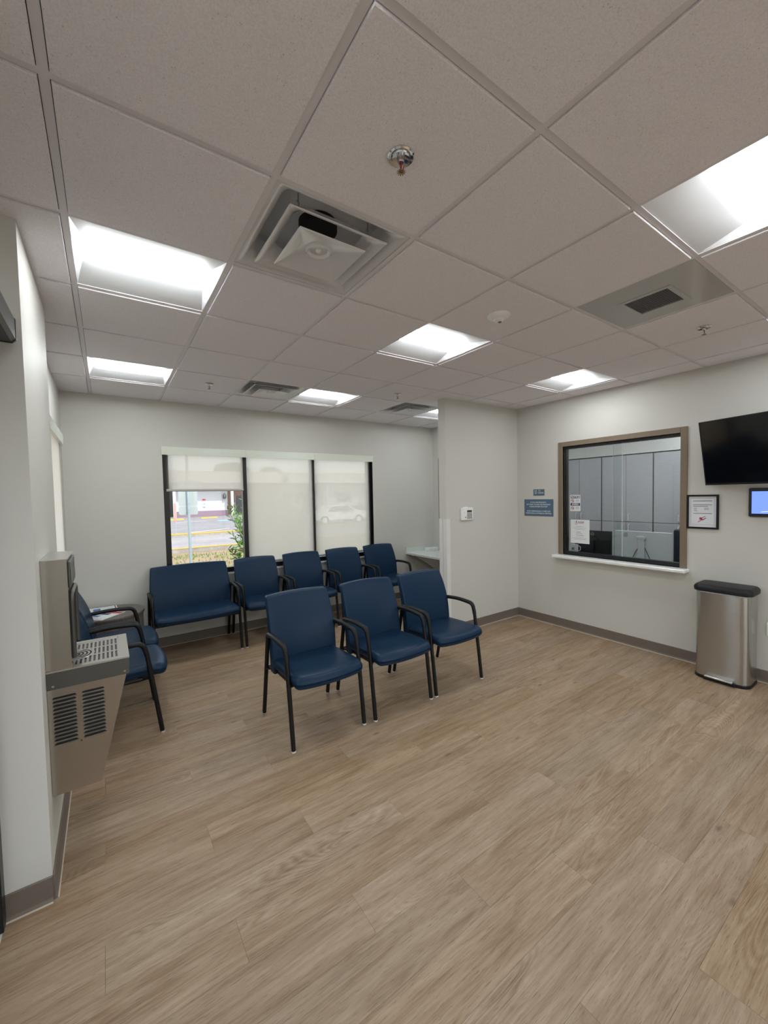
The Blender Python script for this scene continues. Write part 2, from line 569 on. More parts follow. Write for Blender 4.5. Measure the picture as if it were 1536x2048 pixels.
def rbox(bm, hx, hy, hz, r, nx=10, ny=10, nz=6, deform=None):
    """rounded block centred on the origin, then bent by deform(Vector)"""
    def samples(h, n):
        core = [-(h - r) + 2 * (h - r) * i / n for i in range(n + 1)]
        edge = [r * (1 - math.cos(k / 4 * PI / 2)) for k in range(4)]
        lo = [-h + e * 1.0 for e in [0, .1 * r, .3 * r, .6 * r]]
        return lo + core + [-x for x in reversed(lo)]
    sx, sy, sz = samples(hx, nx), samples(hy, ny), samples(hz, nz)
    cache = {}
    def V(x, y, z):
        key = (round(x, 6), round(y, 6), round(z, 6))
        if key in cache:
            return cache[key]
        p = Vector((x, y, z))
        q = Vector((max(-(hx - r), min(hx - r, x)), max(-(hy - r), min(hy - r, y)), max(-(hz - r), min(hz - r, z))))
        d = p - q
        if d.length > 1e-9:
            p = q + d.normalized() * r
        if deform:
            p = deform(p)
        cache[key] = bm.verts.new(p)
        return cache[key]
    def quad(a, b, c, d):
        vs2 = []
        for v in (a, b, c, d):
            if v not in vs2:
                vs2.append(v)
        if len(vs2) >= 3:
            try:
                bm.faces.new(vs2)
            except ValueError:
                pass
    for i in range(len(sx) - 1):
        for j in range(len(sy) - 1):
            quad(V(sx[i], sy[j], hz), V(sx[i + 1], sy[j], hz), V(sx[i + 1], sy[j + 1], hz), V(sx[i], sy[j + 1], hz))
            quad(V(sx[i], sy[j + 1], -hz), V(sx[i + 1], sy[j + 1], -hz), V(sx[i + 1], sy[j], -hz), V(sx[i], sy[j], -hz))
        for k in range(len(sz) - 1):
            quad(V(sx[i], -hy, sz[k]), V(sx[i + 1], -hy, sz[k]), V(sx[i + 1], -hy, sz[k + 1]), V(sx[i], -hy, sz[k + 1]))
            quad(V(sx[i], hy, sz[k + 1]), V(sx[i + 1], hy, sz[k + 1]), V(sx[i + 1], hy, sz[k]), V(sx[i], hy, sz[k]))
    for j in range(len(sy) - 1):
        for k in range(len(sz) - 1):
            quad(V(hx, sy[j], sz[k]), V(hx, sy[j + 1], sz[k]), V(hx, sy[j + 1], sz[k + 1]), V(hx, sy[j], sz[k + 1]))
            quad(V(-hx, sy[j], sz[k + 1]), V(-hx, sy[j + 1], sz[k + 1]), V(-hx, sy[j + 1], sz[k]), V(-hx, sy[j], sz[k]))
    return bm

def obj(name, bm, m, parent=None, smooth=None, loc=None):
    me = bpy.data.meshes.new(name)
    bmesh.ops.recalc_face_normals(bm, faces=bm.faces[:])
    bm.to_mesh(me)
    bm.free()
    me.materials.append(MATS[m])
    if smooth is not None:
        for p in me.polygons:
            p.use_smooth = True
        me.set_sharp_from_angle(angle=math.radians(smooth))
    o = bpy.data.objects.new(name, me)
    COL.objects.link(o)
    if parent:
        o.parent = parent
    if loc:
        o.location = loc
    return o

def inst(name, src, parent=None, loc=None, rot=None):
    o = bpy.data.objects.new(name, src.data)
    COL.objects.link(o)
    if parent:
        o.parent = parent
    if loc:
        o.location = loc
    if rot:
        o.rotation_euler = rot
    return o

def empty(name, loc=(0, 0, 0), rz=0.0):
    o = bpy.data.objects.new(name, None)
    o.empty_display_size = 0.05
    COL.objects.link(o)
    o.location = loc
    o.rotation_euler = (0, 0, rz)
    return o

def tag(o, label, cat, group=None):
    o['label'] = label
    o['category'] = cat
    if group:
        o['group'] = group
    return o

def struct(name, bm, m, smooth=None):
    o = obj(name, bm, m, smooth=smooth)
    o['kind'] = 'structure'
    return o

def copy_tree(o, parent=None):
    c = o.copy()
    COL.objects.link(c)
    c.parent = parent
    for ch in list(o.children):
        copy_tree(ch, c)
    return c

# frames for things fixed to walls: columns are local x (right), y (up), z (out of the wall)
FR_RIGHT = Matrix(((0, 0, -1), (-1, 0, 0), (0, 1, 0)))      # right wall, faces -X
FR_BACK = Matrix(((1, 0, 0), (0, 0, -1), (0, 1, 0)))        # faces -Y
FR_LEFT = Matrix(((0, 0, 1), (1, 0, 0), (0, 1, 0)))         # faces +X
def place(o, fr, loc):
    o.matrix_world = Matrix.Translation(loc) @ fr.to_4x4()
    return o

def lettering(txt, size, m, parent, x, y, z=0.001, align='CENTER', bold=0.0, name='lettering', sx=1.0, spacing=1.0):
    cu = bpy.data.curves.new('t', 'FONT')
    cu.body = txt
    cu.size = size
    cu.align_x = align
    cu.align_y = 'CENTER'
    cu.offset = bold
    cu.space_line = spacing
    cu.resolution_u = 2
    to = bpy.data.objects.new('t', cu)
    COL.objects.link(to)
    dg = bpy.context.evaluated_depsgraph_get()
    me = bpy.data.meshes.new_from_object(to.evaluated_get(dg))
    bpy.data.objects.remove(to)
    bpy.data.curves.remove(cu)
    for v in me.vertices:
        v.co.x = v.co.x * sx + x
        v.co.y += y
        v.co.z = z
    me.materials.clear()
    me.materials.append(MATS[m])
    o = bpy.data.objects.new(name, me)
    COL.objects.link(o)
    o.parent = parent
    return o

def strip(parent, m, x0, x1, y0, y1, z=0.0008, name='print'):
    return obj(name, box(B(), x0, x1, y0, y1, 0.0, z), m, parent)

# ------------------------------------------------------------------ room shell
def wall_x(bm, x0, x1, y0, y1, z0, z1, holes):
    """wall slab thin in X with rectangular holes (ya, yb, za, zb)"""
    ys = sorted({y0, y1, *[h[0] for h in holes], *[h[1] for h in holes]})
    for a, b in zip(ys[:-1], ys[1:]):
        segs = sorted([(h[2], h[3]) for h in holes if h[0] <= a + 1e-6 and h[1] >= b - 1e-6])
        z = z0
        for za, zb in segs:
            if za > z:
                box(bm, x0, x1, a, b, z, za)
            z = zb
        if z < z1:
            box(bm, x0, x1, a, b, z, z1)
    bmesh.ops.remove_doubles(bm, verts=bm.verts[:], dist=1e-5)
    return bm

def wall_y(bm, x0, x1, y0, y1, z0, z1, holes):
    xs = sorted({x0, x1, *[h[0] for h in holes], *[h[1] for h in holes]})
    for a, b in zip(xs[:-1], xs[1:]):
        segs = sorted([(h[2], h[3]) for h in holes if h[0] <= a + 1e-6 and h[1] >= b - 1e-6])
        z = z0
        for za, zb in segs:
            if za > z:
                box(bm, a, b, y0, y1, z, za)
            z = zb
        if z < z1:
            box(bm, a, b, y0, y1, z, z1)
    bmesh.ops.remove_doubles(bm, verts=bm.verts[:], dist=1e-5)
    return bm

WX0, WX1, WZ0, WZ1 = 0.618, 3.385, 0.745, 2.215           # window wall opening
LY0, LY1 = 2.62, 3.74                                    # left window opening
RY0, RY1, RZ0, RZ1 = 0.795, 1.99, 0.885, 2.165            # reception opening
NY0, NY1 = 2.95, 4.105                                    # niche opening
DY0, DY1, DZ1 = 0.20, 1.335, 2.20                         # entry door opening
struct('wall_back', wall_y(B(), -0.45, 7.5, YB, YB + 0.2, GZ, H, [(WX0, WX1, WZ0, WZ1)]), 'wall_paint')
struct('wall_right', wall_x(B(), XR, XR + 0.115, YREAR, YB, 0, H, [(RY0, RY1, RZ0, RZ1), (NY0, NY1, RZ0, RZ1)]), 'wall_paint')
struct('wall_left', wall_x(B(), XL - 0.2, XL, 2.21, YB, GZ, H, [(LY0, LY1, WZ0, WZ1)]), 'wall_paint')
struct('wall_left_near', box(B(), XE - 0.14, XF, YN, 2.21, GZ, H), 'wall_paint')
struct('wall_left_entry', wall_x(B(), XE - 0.14, XE, YREAR, YN, GZ, H, [(DY0, DY1, 0, DZ1)]), 'wall_paint')
BX0, BX1, BZ0, BZ1 = 0.5, 3.9, 0.30, 2.30                 # glazed rear wall behind the viewer
struct('wall_rear', wall_y(B(), XE - 0.14, 7.5, YREAR - 0.15, YREAR, GZ, H, [(BX0, BX1, BZ0, BZ1)]), 'wall_paint')
struct('wall_partition', box(B(), 3.292, XR, YP, YP + 0.118, 0, H), 'wall_paint')
struct('wall_reception_back', box(B(), 7.2, 7.5, YREAR, YB, 0, H), 'wall_paint_light')
struct('wall_reception_side', box(B(), XR + 0.115, 7.2, -0.6, -0.45, 0, H), 'wall_paint_light')

# --- floor: slab and individually laid vinyl planks
floor = struct('floor', box(B(), XE - 0.02, 7.2, YREAR, YB, -0.15, -0.0045), 'caulk')
PW, PL, PS = 0.183, 1.2525, 0.4175
def plank_mesh(L, W):
    bm = B()
    e = 0.0002
    box(bm, e, L - e, e, W - e, -0.0045, 0.0)
    top = [ed for ed in bm.edges if all(v.co.z > -0.001 for v in ed.verts)]
    bmesh.ops.bevel(bm, geom=top, offset=0.0006, segments=1, affect='EDGES')
    return bm
plank_cache = {}
k0 = math.floor((YREAR - 0.096) / PW)
nplank = 0
for k in range(k0, 40):
    ya, yb = 0.096 + PW * k, 0.096 + PW * (k + 1)
    ya, yb = max(ya, YREAR), min(yb, YB)
    if yb - ya < 0.005:
        continue
    base = 1.69 - PS * k
    n0 = math.floor((XE - base) / PL)
    x = base + n0 * PL
    while x < XR:
        xa, xb = max(x, XE), min(x + PL, XR)
        x += PL
        if xb - xa < 0.01:
            continue
        key = (round(xb - xa, 4), round(yb - ya, 4))
        if key not in plank_cache:
            plank_cache[key] = obj('plank', plank_mesh(xb - xa, yb - ya), 'plank', floor, loc=(xa, ya, 0))
        else:
            inst('plank', plank_cache[key], floor, (xa, ya, 0))
        nplank += 1

# --- baseboards (rubber cove base with a pale caulk bead)
def baseboard(name, pts, h=0.105, side=1, t=0.006):
    """pts: floor polyline; side=+1 puts the base to the left of the direction of travel"""
    bm = B()
    bead = B()
    for (ax, ay), (bx_, by_) in zip(pts[:-1], pts[1:]):
        d = Vector((bx_ - ax, by_ - ay, 0))
        nn = Vector((-d.y, d.x, 0)).normalized() * side
        a, b = Vector((ax, ay, 0)), Vector((bx_, by_, 0))
        prof = [(0.0, 0.0005), (0.014, 0.0005), (0.014, 0.004), (t + 0.001, 0.016), (t, 0.03), (t, h - 0.003), (t - 0.003, h), (0.0, h)]
        loft(bm, [[p + nn * q + Vector((0, 0, z)) for q, z in prof] for p in (a, b)])
        prof2 = [(0.014, 0.0005), (0.0185, 0.0005), (0.0145, 0.005), (0.014, 0.005)]
        loft(bead, [[p + nn * q + Vector((0, 0, z)) for q, z in prof2] for p in (a, b)])
    o = struct(name, bm, 'baseboard')
    obj('caulk_bead', bead, 'caulk', o)
    return o
baseboard('baseboard_back', [(XL, YB), (XR, YB)], side=-1)
baseboard('baseboard_right', [(XR, YREAR), (XR, YP)], side=1)
baseboard('baseboard_niche', [(XR, YP + 0.118), (XR, YB)], side=1)
baseboard('baseboard_partition', [(3.292, YP), (XR, YP)], side=-1)
baseboard('baseboard_left', [(XL, 2.21), (XL, YB)], side=-1)
baseboard('baseboard_left_near', [(XE, YN), (XF, YN)], side=-1)
baseboard('baseboard_fountain', [(XF, YN), (XF, 2.21)], side=-1)
baseboard('baseboard_rear', [(XE, YREAR), (XR, YREAR)], side=1)
baseboard('baseboard_entry', [(XE, YREAR), (XE, DY0 - 0.03)], side=-1)

# --- ceiling: deck, tees, wall angles and separate tiles
bm = B()
box(bm, XE - 0.14, 7.5, YREAR - 0.15, YB + 0.2, H + 0.42, H + 0.55)  # unseen slab and skirts, added to keep the sun out above the tiles
box(bm, XE - 0.14, XE - 0.10, YREAR - 0.15, YB + 0.2, H, H + 0.42)
box(bm, 7.4, 7.5, YREAR - 0.15, YB + 0.2, H, H + 0.42)
box(bm, XE - 0.10, 7.4, YREAR - 0.15, YREAR - 0.06, H, H + 0.42)
box(bm, XE - 0.10, 7.4, YB + 0.1, YB + 0.2, H, H + 0.42)
ceiling = struct('ceiling', bm, 'deck_paint')
XC0, XC1, YC0, YC1 = XE, XR, YREAR, YB
LIGHTS = [(0, 2), (3, 2), (6, 2), (0, 5), (3, 5), (6, 5), (3, -1), (0, -1), (6, -1), (0, -4), (3, -4), (6, -4)]
DIFFS = [(1, 1), (2, 5), (5, 5)]
GRILLES = [(4, 0)]
used = set(LIGHTS + DIFFS + GRILLES)
TW = 0.012
def tile_bm(L, W):
    """tegular tile: rests on the tee flanges, its face drops a little below them"""
    bm = B()
    def ring(g, z):
        return [(g, g, z), (L - g, g, z), (L - g, W - g, z), (g, W - g, z)]
    loft(bm, [ring(0.0045, -0.0070), ring(0.0022, -0.0052), ring(0.0022, 0.016)])
    return bm
tiles = {}
for i in range(-1, 8):
    for j in range(-6, 7):
        if (i, j) in used:
            continue
        xa, xb = max(i * T + TW, XC0 + 0.004), min((i + 1) * T - TW, XC1 - 0.004)
        ya, yb = max(j * T + TW, YC0 + 0.004), min((j + 1) * T - TW, YC1 - 0.004)
        if j == 6:
            yb = YC1 - 0.004
        if xb - xa < 0.03 or yb - ya < 0.03:
            continue
        key = (round(xb - xa, 4), round(yb - ya, 4))
        if key not in tiles:
            tiles[key] = obj('ceiling_tile', tile_bm(xb - xa, yb - ya), 'acoustic', ceiling, loc=(xa, ya, H))
        else:
            inst('ceiling_tile', tiles[key], ceiling, (xa, ya, H))
def tee(x0, x1, y0, y1, z=0.0):
    bm = B()
    box(bm, x0, x1, y0, y1, H + 0.0005 + z, H + 0.0085)
    if x1 - x0 > y1 - y0:
        c = (y0 + y1) / 2
        box(bm, x0, x1, c - 0.001, c + 0.001, H + 0.0085, H + 0.035)
    else:
        c = (x0 + x1) / 2
        box(bm, c - 0.001, c + 0.001, y0, y1, H + 0.0085, H + 0.035)
    return obj('ceiling_tee', bm, 'tee_paint', ceiling)
for i in range(0, 8):
    tee(i * T - TW, i * T + TW, YC0, YC1)
xs = [XC0] + [i * T for i in range(0, 8)] + [XC1]
for j in range(-5, 7):
    for a, b in zip(xs[:-1], xs[1:]):
        tee(a + (TW if a > XC0 else 0), b - (TW if b < XC1 else 0), j * T - TW, j * T + TW)
def angle(x0, x1, y0, y1):
    obj('wall_angle', box(B(), x0, x1, y0, y1, H - 0.003, H + 0.0005), 'tee_paint', ceiling)
A_ = 0.022
angle(XL, XR, YB - A_, YB); angle(XL, XL + A_, 2.21, YB - A_); angle(XF, XF + A_, YN - A_, 2.21 + A_)
angle(XE, XF, YN - A_, YN); angle(XE, XE + A_, YREAR, YN - A_); angle(XR - A_, XR, YREAR, YP)
angle(3.292, XR - A_, YP - A_, YP); angle(3.292 - A_, 3.292, YP - A_, YP + 0.118 + A_)
angle(3.292, XR, YP + 0.118, YP + 0.118 + A_); angle(XR - A_, XR, YP + 0.14, YB - A_)
o = struct('ceiling_reception', box(B(), XR + 0.115, 7.2, -0.45, YB, H + 0.12, H + 0.14), 'acoustic')

# --- corner guards on the partition end
def guard(name, x, y, sx, sy, z1=1.343):
    bm = B()
    L_, t = 0.055, 0.004
    box(bm, min(x - sx * t, x + sx * L_), max(x - sx * t, x + sx * L_), min(y, y - sy * t), max(y, y - sy * t), 0.001, z1)
    box(bm, min(x, x - sx * t), max(x, x - sx * t), min(y, y + sy * L_), max(y, y + sy * L_), 0.001, z1)
    bmesh.ops.bevel(bm, geom=[e for e in bm.edges if abs(e.verts[0].co.z - e.verts[1].co.z) > 1], offset=0.001, segments=1, affect='EDGES')
    o = struct(name, bm, 'guard_white')
    cap = B()
    box(cap, min(x - sx * .007, x + sx * (L_ + .002)), max(x - sx * .007, x + sx * (L_ + .002)), min(y, y - sy * .007), max(y, y - sy * .007), z1, z1 + 0.006)
    box(cap, min(x, x - sx * .007), max(x, x - sx * .007), min(y, y + sy * L_), max(y, y + sy * L_), z1, z1 + 0.006)
    obj('end_cap', cap, 'guard_white', o)
guard('trim_1', 3.292, YP, 1, 1)
guard('trim_2', 3.292, YP + 0.118, 1, -1)

# ------------------------------------------------------------------ windows
def bar(name, parent, m, x0, x1, y0, y1, z0, z1, bev=0.002):
    return obj(name, box(B(), x0, x1, y0, y1, z0, z1, bev), m, parent)

win = empty('window_1', ((WX0 + WX1) / 2, YB + 0.09, WZ0))
win['kind'] = 'structure'
def kid(o, p):
    """parent keeping world placement"""
    o.parent = p
    o.matrix_parent_inverse = Matrix.Translation(-Vector(p.location))
    return o
fy0, fy1 = YB + 0.045, YB + 0.12
mull = [WX0 + 0.032, 1.518, 2.438, WX1 - 0.030]
for i, mx in enumerate(mull):
    hw = 0.030 if i in (0, 3) else 0.026
    kid(bar('mullion', None, 'black_frame', mx - hw, mx + hw, fy0, fy1, WZ0, WZ1), win)
for i in range(3):
    a, b = mull[i] + 0.03, mull[i + 1] - 0.028
    kid(bar('rail', None, 'black_frame', a, b, fy0, fy1, WZ0, WZ0 + 0.055), win)
    kid(bar('rail', None, 'black_frame', a, b, fy0, fy1, WZ1 - 0.05, WZ1), win)
    kid(bar('pane', None, 'window_glass', a, b, YB + 0.078, YB + 0.084, WZ0 + 0.055, WZ1 - 0.05, 0), win)
kid(bar('sill', None, 'white_stone', WX0 - 0.02, WX1 + 0.02, YB - 0.022, fy0, WZ0 - 0.02, WZ0, 0.003), win)
for xj in (WX0, WX1 - 0.004):
    kid(bar('jamb', None, 'black_frame', xj, xj + 0.004, YB + 0.0, fy0, WZ0, WZ1, 0), win)

win2 = empty('window_2', (XL - 0.09, (LY0 + LY1) / 2, WZ0))
win2['kind'] = 'structure'
for yy in (LY0 + 0.03, LY1 - 0.03):
    kid(bar('mullion', None, 'black_frame', XL - 0.12, XL - 0.045, yy - 0.03, yy + 0.03, WZ0, WZ1), win2)
for z0, z1 in ((WZ0, WZ0 + 0.055), (WZ1 - 0.05, WZ1)):
    kid(bar('rail', None, 'black_frame', XL - 0.12, XL - 0.045, LY0 + 0.06, LY1 - 0.06, z0, z1), win2)
kid(bar('pane', None, 'window_glass', XL - 0.085, XL - 0.079, LY0 + 0.06, LY1 - 0.06, WZ0 + 0.055, WZ1 - 0.05, 0), win2)
kid(bar('sill', None, 'white_stone', XL - 0.045, XL + 0.02, LY0 - 0.02, LY1 + 0.02, WZ0 - 0.02, WZ0, 0.003), win2)

win5 = empty('window_5', ((BX0 + BX1) / 2, YREAR - 0.07, BZ0))
win5['kind'] = 'structure'
nb = 4
for k in range(nb + 1):
    xx = BX0 + 0.025 + (BX1 - BX0 - 0.05) * k / nb
    kid(bar('mullion', None, 'black_frame', xx - 0.025, xx + 0.025, YREAR - 0.11, YREAR - 0.035, BZ0, BZ1), win5)
for k in range(nb):
    a = BX0 + 0.05 + (BX1 - BX0 - 0.05) * k / nb
    b = BX0 + (BX1 - BX0 - 0.05) * (k + 1) / nb
    for z0, z1 in ((BZ0, BZ0 + 0.05), (BZ1 - 0.05, BZ1)):
        kid(bar('rail', None, 'black_frame', a, b, YREAR - 0.11, YREAR - 0.035, z0, z1), win5)
    kid(bar('pane', None, 'window_glass', a, b, YREAR - 0.075, YREAR - 0.069, BZ0 + 0.05, BZ1 - 0.05, 0), win5)

# roller shades: fascia, cloth, hem bar
def shade(x0, x1, f0, f1, zb, label):
    r = empty('roller_shade', ((x0 + x1) / 2, YB + 0.02, 2.14))
    fb = B()
    prof = [(-0.014, 2.137), (-0.014, 2.224), (-0.011, 2.227), (0.035, 2.227), (0.035, 2.222), (-0.009, 2.222), (-0.009, 2.137)]
    loft(fb, [[(xx, YB + y, z) for y, z in prof] for xx in (f0 + 0.0006, f1 - 0.0006)])
    kid(obj('fascia', fb, 'fascia_white'), r)
    rl = B()
    tube(rl, [(x0, YB + 0.020, 2.185), (x1, YB + 0.020, 2.185)], 0.022, 14)
    kid(obj('roller', rl, 'hem_grey', smooth=40), r)
    cb = B()
    nx = 8
    pts = []
    for k in range(nx + 1):
        x = x0 + (x1 - x0) * k / nx
        pts.append([(x, YB + 0.036 + 0.0012 * math.sin(k * 1.7), 2.165 - (2.165 - zb) * q / 6) for q in range(7)])
    vv = [[cb.verts.new(p) for p in c] for c in pts]
    for a, b in zip(vv[:-1], vv[1:]):
        for q in range(6):
            cb.faces.new((a[q], b[q], b[q + 1], a[q + 1]))
    kid(obj('cloth', cb, 'screen_cloth', smooth=60), r)
    hb = B()
    tube(hb, [(x0, YB + 0.036, zb), (x1, YB + 0.036, zb)], (0.014, 0.005), 10, nrm=(0, 0, 1))
    kid(obj('hem_bar', hb, 'hem_grey', smooth=40), r)
    return tag(r, label, 'roller shade', 'roller shades of the window wall')
shade(0.650, 1.497, 0.610, 1.522, 1.742, 'half-raised beige roller shade over the leftmost window pane')
shade(1.540, 2.430, 1.522, 2.438, 0.822, 'lowered beige roller shade in the middle of the three-pane window')
shade(2.452, 3.352, 2.438, 3.392, 0.822, 'lowered beige roller shade over the pane nearest the partition')
r = empty('roller_shade', (XL + 0.0, (LY0 + LY1) / 2, 2.14))
kid(obj('fascia', box(B(), XL + 0.03, XL + 0.05, LY0 - 0.02, LY1 + 0.05, 2.137, 2.227, 0.002), 'fascia_white'), r)
kid(obj('bracket', box(B(), XL, XL + 0.03, LY1 + 0.03, LY1 + 0.048, 2.14, 2.225, 0.001), 'fascia_white'), r)
bm = B()
tube(bm, [(XL + 0.008, LY0 + 0.02, 2.185), (XL + 0.008, LY1 + 0.03, 2.185)], 0.02, 12)
kid(obj('roller', bm, 'hem_grey', smooth=40), r)
bm = B()
c = [[bm.verts.new((XL + 0.026, LY0 + 0.02 + (LY1 - LY0) * k / 4, z)) for z in (2.18, 1.7, 1.3, 0.95)] for k in range(5)]
for a, b in zip(c[:-1], c[1:]):
    for q in range(3):
        bm.faces.new((a[q], b[q], b[q + 1], a[q + 1]))
kid(obj('cloth', bm, 'screen_cloth'), r)
bm = B()
tube(bm, [(XL + 0.026, LY0 + 0.02, 0.945), (XL + 0.026, LY1 + 0.02, 0.945)], (0.014, 0.005), 8, nrm=(0, 0, 1))
kid(obj('hem_bar', bm, 'hem_grey', smooth=40), r)
tag(r, 'lowered roller shade on the left wall beyond the drinking fountain', 'roller shade')

# reception window: taupe frame, black track, two sliding panes, white sill
def office_window(name, y0, y1, frame_sill=True, slide=True):
    r = empty(name, (XR, (y0 + y1) / 2, RZ0))
    r['kind'] = 'structure'
    fw, pr_ = 0.055, 0.016
    x0, x1 = XR - pr_, XR + 0.03
    for a, b in ((y0 - fw, y0), (y1, y1 + fw)):
        kid(bar('frame_jamb', None, 'taupe_frame', x0, x1, a, b, RZ0, RZ1 + fw, 0.003), r)
    kid(bar('frame_head', None, 'taupe_frame', x0, x1, y0, y1, RZ1, RZ1 + fw, 0.003), r)
    kid(bar('jamb_liner', None, 'taupe_frame', XR + 0.03, XR + 0.115, y0, y0 + 0.006, RZ0, RZ1, 0), r)
    kid(bar('jamb_liner', None, 'taupe_frame', XR + 0.03, XR + 0.115, y1 - 0.006, y1, RZ0, RZ1, 0), r)
    kid(bar('track', None, 'black_frame', XR + 0.022, XR + 0.075, y0 + 0.006, y1 - 0.006, RZ1 - 0.028, RZ1, 0.001), r)
    kid(bar('track', None, 'black_frame', XR + 0.022, XR + 0.075, y0 + 0.006, y1 - 0.006, RZ0 + 0.001, RZ0 + 0.042, 0.001), r)
    kid(bar('side_channel', None, 'black_frame', XR + 0.022, XR + 0.075, y1 - 0.024, y1 - 0.006, RZ0 + 0.042, RZ1 - 0.028, 0.001), r)
    kid(bar('side_channel', None, 'black_frame', XR + 0.05, XR + 0.075, y0 + 0.006, y0 + 0.012, RZ0 + 0.042, RZ1 - 0.028, 0.001), r)
    mid = y0 + 0.50 * (y1 - y0)
    p1 = bar('pane', None, 'office_glass', XR + 0.034, XR + 0.040, mid - 0.055, y1 - 0.024, RZ0 + 0.036, RZ1 - 0.022, 0)
    p2 = bar('pane', None, 'office_glass', XR + 0.056, XR + 0.062, y0 + 0.014, mid + 0.050, RZ0 + 0.036, RZ1 - 0.022, 0)
    kid(p1, r); kid(p2, r)
    for yy, xx in ((mid - 0.055, XR + 0.037), (mid + 0.050, XR + 0.059), (y0 + 0.016, XR + 0.059)):
        kid(bar('pane_edge', None, 'white_plastic', xx - 0.003, xx + 0.003, yy - 0.0012, yy + 0.0012, RZ0 + 0.042, RZ1 - 0.028, 0), r)
    kid(bar('latch', None, 'black_frame', XR + 0.024, XR + 0.034, y1 - 0.042, y1 - 0.024, RZ0 + 0.155, RZ0 + 0.215, 0.001), r)
    if frame_sill:
        kid(bar('sill', None, 'white_stone', XR - 0.115, XR + 0.115, y0 - 0.075, y1 + 0.085, RZ0 - 0.035, RZ0, 0.008), r)
    else:
        kid(bar('sill', None, 'taupe_frame', x0, x1, y0 - fw, y1 + fw, RZ0 - 0.04, RZ0, 0.003), r)
    return r
office_window('window_3', RY0, RY1)
office_window('window_4', NY0, NY1, frame_sill=False)

# entry door beside the camera: black storefront frame, leaf with glass, header operator
door = empty('door_1', (XE, (DY0 + DY1) / 2, 0))
door['kind'] = 'structure'
dx0, dx1 = XE - 0.11, XE + 0.004
kid(bar('door_jamb', None, 'black_frame', dx0, dx1, DY1 - 0.045, DY1 + 0.006, 0.001, DZ1), door)
kid(bar('door_jamb', None, 'black_frame', dx0, dx1, DY0, DY0 + 0.045, 0.001, DZ1), door)
kid(bar('door_head', None, 'black_frame', dx0, dx1, DY0 + 0.045, DY1 - 0.045, DZ1 - 0.06, DZ1), door)
for a, b, z0, z1 in ((DY0 + 0.05, DY0 + 0.13, 0.01, 2.13), (DY1 - 0.13, DY1 - 0.05, 0.01, 2.13), (DY0 + 0.13, DY1 - 0.13, 0.01, 0.20), (DY0 + 0.13, DY1 - 0.13, 2.04, 2.13)):
    kid(bar('door_stile', None, 'black_frame', XE - 0.09, XE - 0.045, a, b, z0, z1), door)
kid(bar('pane', None, 'window_glass', XE - 0.07, XE - 0.064, DY0 + 0.13, DY1 - 0.13, 0.20, 2.04, 0), door)
bm = B()
tube(bm, fillet([(XE - 0.045, DY0 + 0.17, 1.0), (XE - 0.0, DY0 + 0.17, 1.0), (XE - 0.0, DY0 + 0.17, 1.3), (XE - 0.045, DY0 + 0.17, 1.3)], 0.02), 0.012, 8)
kid(obj('pull_handle', bm, 'chrome', smooth=50), door)
op = empty('door_operator', (XE + 0.07, 0.75, 2.232))
bm = B()
prof = [(XE + 0.001, 2.232), (XF - 0.022, 2.232), (XF - 0.010, 2.244), (XF - 0.010, 2.318), (XF - 0.022, 2.332), (XE + 0.001, 2.332)]
loft(bm, [[(x, y, z) for x, z in prof] for y in (0.22, 1.272)])
kid(obj('housing', bm, 'tv_case'), op)
bm = B()
prof2 = [(XE + 0.001, 2.230), (XF - 0.021, 2.230), (XF - 0.008, 2.243), (XF - 0.008, 2.319), (XF - 0.021, 2.334), (XE + 0.001, 2.334)]
loft(bm, [[(x, y, z) for x, z in prof2] for y in (1.272, 1.283)])
kid(obj('end_cap', bm, 'tv_case'), op)
tag(op, 'black box-shaped door operator high on the left wall at the frame edge', 'door operator')

# ------------------------------------------------------------------ ceiling fittings
def troffer_proto():
    r = empty('troffer_light')
    s = T / 2 - TW - 0.001
    # pan: flange plus curved reflectors rising towards the lens
    bm = B()
    prof = [(-s, 0.004), (-s + 0.008, 0.005), (-0.22, 0.017), (-0.16, 0.030), (-0.105, 0.040)]
    pf = prof + [(0.105, 0.040)] + [(-y, z) for y, z in reversed(prof[:-1])]
    e = s
    a = [bm.verts.new((-e + 0.002, y, z)) for y, z in pf]
    b = [bm.verts.new((e - 0.002, y, z)) for y, z in pf]
    for k in range(len(pf) - 1):
        bm.faces.new((a[k], a[k + 1], b[k + 1], b[k]))
    obj('reflector', bm, 'troffer_white', r, smooth=30)
    # sloped ends
    for sx in (-1, 1):
        bm = B()
        lo = [bm.verts.new((sx * e, y, 0.004)) for y, z in pf]
        hi = [bm.verts.new((sx * (e - 0.004 - max(0, z - 0.004) * 0.75), y, z + 0.001)) for y, z in pf]
        for k in range(len(pf) - 1):
            try:
                bm.faces.new((lo[k], lo[k + 1], hi[k + 1], hi[k]))
            except ValueError:
                pass
        obj('end_plate', bm, 'troffer_white', r)
    # bulged lens
    bm = B()
    rings = []
    le = e - 0.046
    for x in (-le, -le + 0.004, le - 0.004, le):
        d = 0.0 if abs(x) == le else 1.0
        ring = []
        for k in range(13):
            t = PI * k / 12
            ring.append((x, -0.098 * math.cos(t), 0.0395 - (0.022 + 0.005 * d) * math.sin(t)))
        rings.append(ring)
    loft(bm, rings, True, True, closed=True)
    obj('lens', bm, 'lens', r, smooth=40)
    obj('housing', box(B(), -e + 0.03, e - 0.03, -0.2, 0.2, 0.045, 0.11), 'troffer_white', r)
    return r
